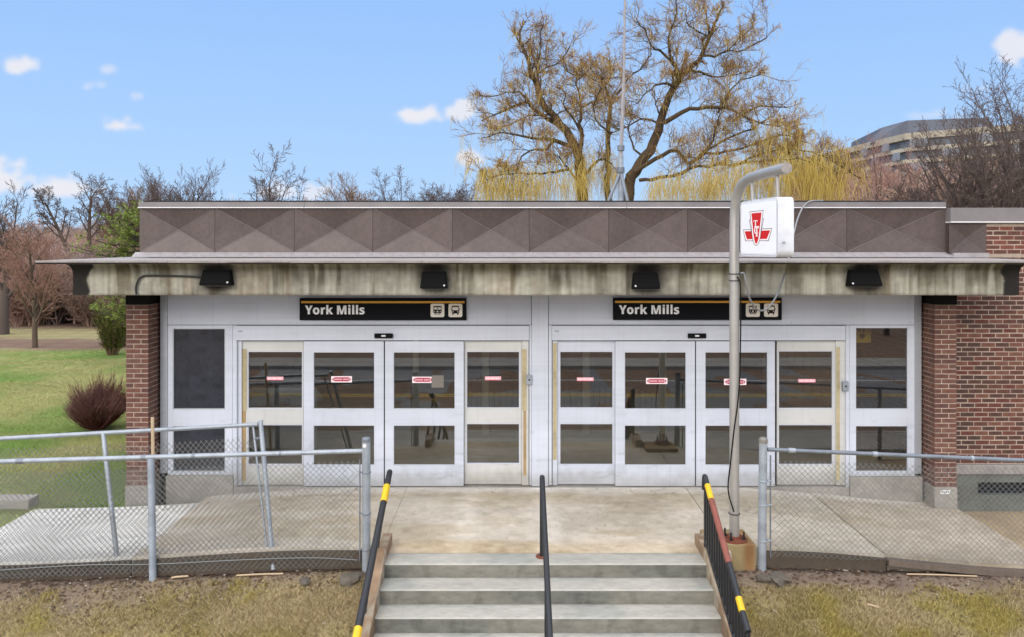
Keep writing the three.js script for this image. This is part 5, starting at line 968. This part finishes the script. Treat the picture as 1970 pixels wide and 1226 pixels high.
// far woods: one mass of bare crowns
{
  const a = growTree({ n: [9, 6, 5], wig: [0.08, 0.16, 0.22], up: [0.03, 0.12, 0.08], from: [0.2, 0.2, 0.1], ang: [0.65, 0.65, 0.7], len: [0.75, 0.55, 0.5], trunk: 0.62, rmin: 0.02, H: 9, r: 0.16, seed: 201 });
  const geo = mergeGeometries([a.trunk, a.crown]); srand(203); const list = [], cols = [LL(166, 132, 120), LL(154, 130, 120), LL(168, 142, 118), LL(146, 132, 128), LL(172, 138, 120)];  // tones lightened to carry distance haze in the colour
  const add = (px, d, top, k = 1) => { const H = hOf(top, d); list.push([(px - CX) * d / F, -0.3, DZ - d, H / 9 * rr(0.85, 1.1) * k, rnd() * 6.28, mix3(pick(cols), pick(cols), rnd()), H / 9 * rr(0.85, 1.08)]); };
  for (let i = 0; i < 260; i++) { const d = rr(40, 95); add(rr(-260, 300), d, lerp(450, 396, (d - 40) / 55) + rr(-12, 25), 1.15); }
  for (let i = 0; i < 26; i++) add(rr(60, 260), rr(38, 42), rr(480, 550), 1.6);
  for (let i = 0; i < 210; i++) add(rr(270, 960), rr(66, 120), rr(362, 394), 1.25);
  for (let i = 0; i < 90; i++) add(rr(880, 1600), rr(90, 130), rr(370, 392), 1.2);
  for (let i = 0; i < 210; i++) { const px = rr(1530, 2200), d = rr(52, 120); add(px, d, lerp(312, 268, clamp((px - 1530) / 250)) + rr(-14, 76), 1.15); }
  const bushG = growTree({ n: [8, 7, 5], wig: [0.1, 0.18, 0.25], up: [0.04, 0.1, 0.06], from: [0.1, 0.15, 0.1], ang: [0.6, 0.65, 0.7], len: [0.6, 0.55, 0.5], trunk: 0.75, stems: 6, splay: 0.5, rmin: 0.012, H: 3, r: 0.03, seed: 211 }), bg = mergeGeometries([bushG.trunk, bushG.crown]), bl = [];
  for (let i = 0; i < 70; i++) { const d = rr(37, 44), k = rr(0.6, 1.1); bl.push([rr(-1000, -735) * d / F, -0.25, DZ - d, k, rnd() * 6.28, mix3(pick(cols), LL(96, 78, 66), rr(0.2, 0.8))]); }
  for (let i = 0; i < 60; i++) { const d = rr(46, 60), k = rr(0.8, 1.5); bl.push([rr(-1100, -700) * d / F, -0.25, DZ - d, k, rnd() * 6.28, pick(cols)]); }
  scatter('brushwood', bg, std({ color: 0xffffff, roughness: 1 }), bl, 'tangled brown brushwood at the foot of the woods beyond the lawn', 'brushwood');
  const m = scatter('far_woods', geo, std({ color: 0xffffff, roughness: 1 }), list, 'mass of reddish brown bare woods far behind the building', 'woods');
}
// trees across the road that the door glass mirrors
{
  srand(303); const s = growTree({ ...VASE, n: [10, 8, 6], seed: 301, H: 8, r: 0.2, rmin: 0.02 }), geo = mergeGeometries([s.trunk, s.crown]), list = [];
  for (let i = 0; i < 60; i++) list.push([rr(-45, 45), -1.6, rr(30, 60), rr(0.8, 1.3), rnd() * 6.28, LL(80, 72, 62)]);
  scatter('roadside_woods', geo, std({ color: 0xffffff, roughness: 1 }), list, 'bare trees across the road, seen only mirrored in the door glass', 'woods');
}

// ------------------------------------------------------------------ office block on the hill
{
  const t = thing('office_building', 'cream banded office block with a dark metal penthouse roof behind the trees', 'building', [95, 0, DZ - 175]);
  const plan = [at(1515, 311, 214), at(1622, 284, 186), at(1700, 264, 168), at(1742, 256, 160), at(1870, 252, 152), at(1990, 246, 146), at(2150, 240, 142)].map((v) => V(v.x, 0, v.z));
  const ring = (off) => { const o = plan.map((v) => v.clone()); for (const v of o) { v.x += off; v.z += -off * 1.2; } return o; };
  const band = (y0, y1, inset) => {
    const s = new THREE.Shape(), q = plan.map((v, i) => { const a = plan[Math.max(0, i - 1)], b = plan[Math.min(plan.length - 1, i + 1)], d = b.clone().sub(a).normalize(); return [v.x - d.z * -inset * -1 * -1, v.z + d.x * -inset]; });
    q.forEach(([x, z], i) => i ? s.lineTo(x, -z) : s.moveTo(x, -z)); s.lineTo(170, 250); s.lineTo(90, 250); s.closePath();
    return new THREE.ExtrudeGeometry(s, { depth: y1 - y0, bevelEnabled: false }).rotateX(-Math.PI / 2).translate(0, y0, 0);
  };
  const roofY = 25.6; const body = part('wall', [band(0, roofY - 0.3, 0.9)], M.glassFar, t);
  const bands = [[roofY - 1.25, roofY]]; for (let k = 1; k < 7; k++) bands.push([roofY - 1.25 - k * 2.35, roofY - 1.25 - k * 2.35 + 0.75]);
  for (const [a, b] of bands) part('floor_band', [band(a, b, 0)], M.cream, t);
  for (let s = 0; s < plan.length - 1; s++) { const a = plan[s], b = plan[s + 1], L = a.distanceTo(b), n = Math.max(2, Math.round(L / 5)); for (let f = 0; f < 5; f++) for (let k = 0; k < n; k++) { if ((k + f) % 2) continue; const p = a.clone().lerp(b, (k + 0.5) / n), dir = b.clone().sub(a).normalize(), y1 = roofY - 1.25 - f * 2.35, g = new THREE.BoxGeometry(L / n * 0.55, 1.5, 0.3).rotateY(-Math.atan2(dir.z, dir.x)).translate(p.x + dir.z * 0.0 + 0.55 * -dir.z * -1 * -1, y1 - 0.82, p.z + 0.0); part('window', [g.translate(0, 0, -0.3)], std({ color: C(120, 124, 130), roughness: 0.3 }), t); } }
  const q = [at(1676, 262, 172), at(1752, 262, 166), at(1872, 262, 162)], yT = HC + (CY - 230) * 166 / F, yB = roofY - 0.4;
  const hull = [[q[0].x, yB, q[0].z], [q[1].x, yB, q[1].z], [q[2].x + 4, yB, q[2].z], [q[2].x + 4, yB, q[2].z - 30], [q[0].x + 8, yB, q[0].z - 30]], top = hull.map(([x, y, z], i) => [x + (i === 0 ? 3.0 : i === 4 ? 1 : 0), i === 0 ? lerp(yB, yT, 0.86) : yT, z - 1.2]), P = [];
  for (let i = 0; i < 5; i++) { const j = (i + 1) % 5; P.push(...hull[i], ...hull[j], ...top[j], ...hull[i], ...top[j], ...top[i]); } for (let i = 1; i < 4; i++) P.push(...top[0], ...top[i], ...top[i + 1]);
  const g = new THREE.BufferGeometry(); g.setAttribute('position', new THREE.BufferAttribute(new Float32Array(P), 3)); g.computeVertexNormals(); part('penthouse_roof', [g], M.slate, t);
}
renderer.render(scene, camera);
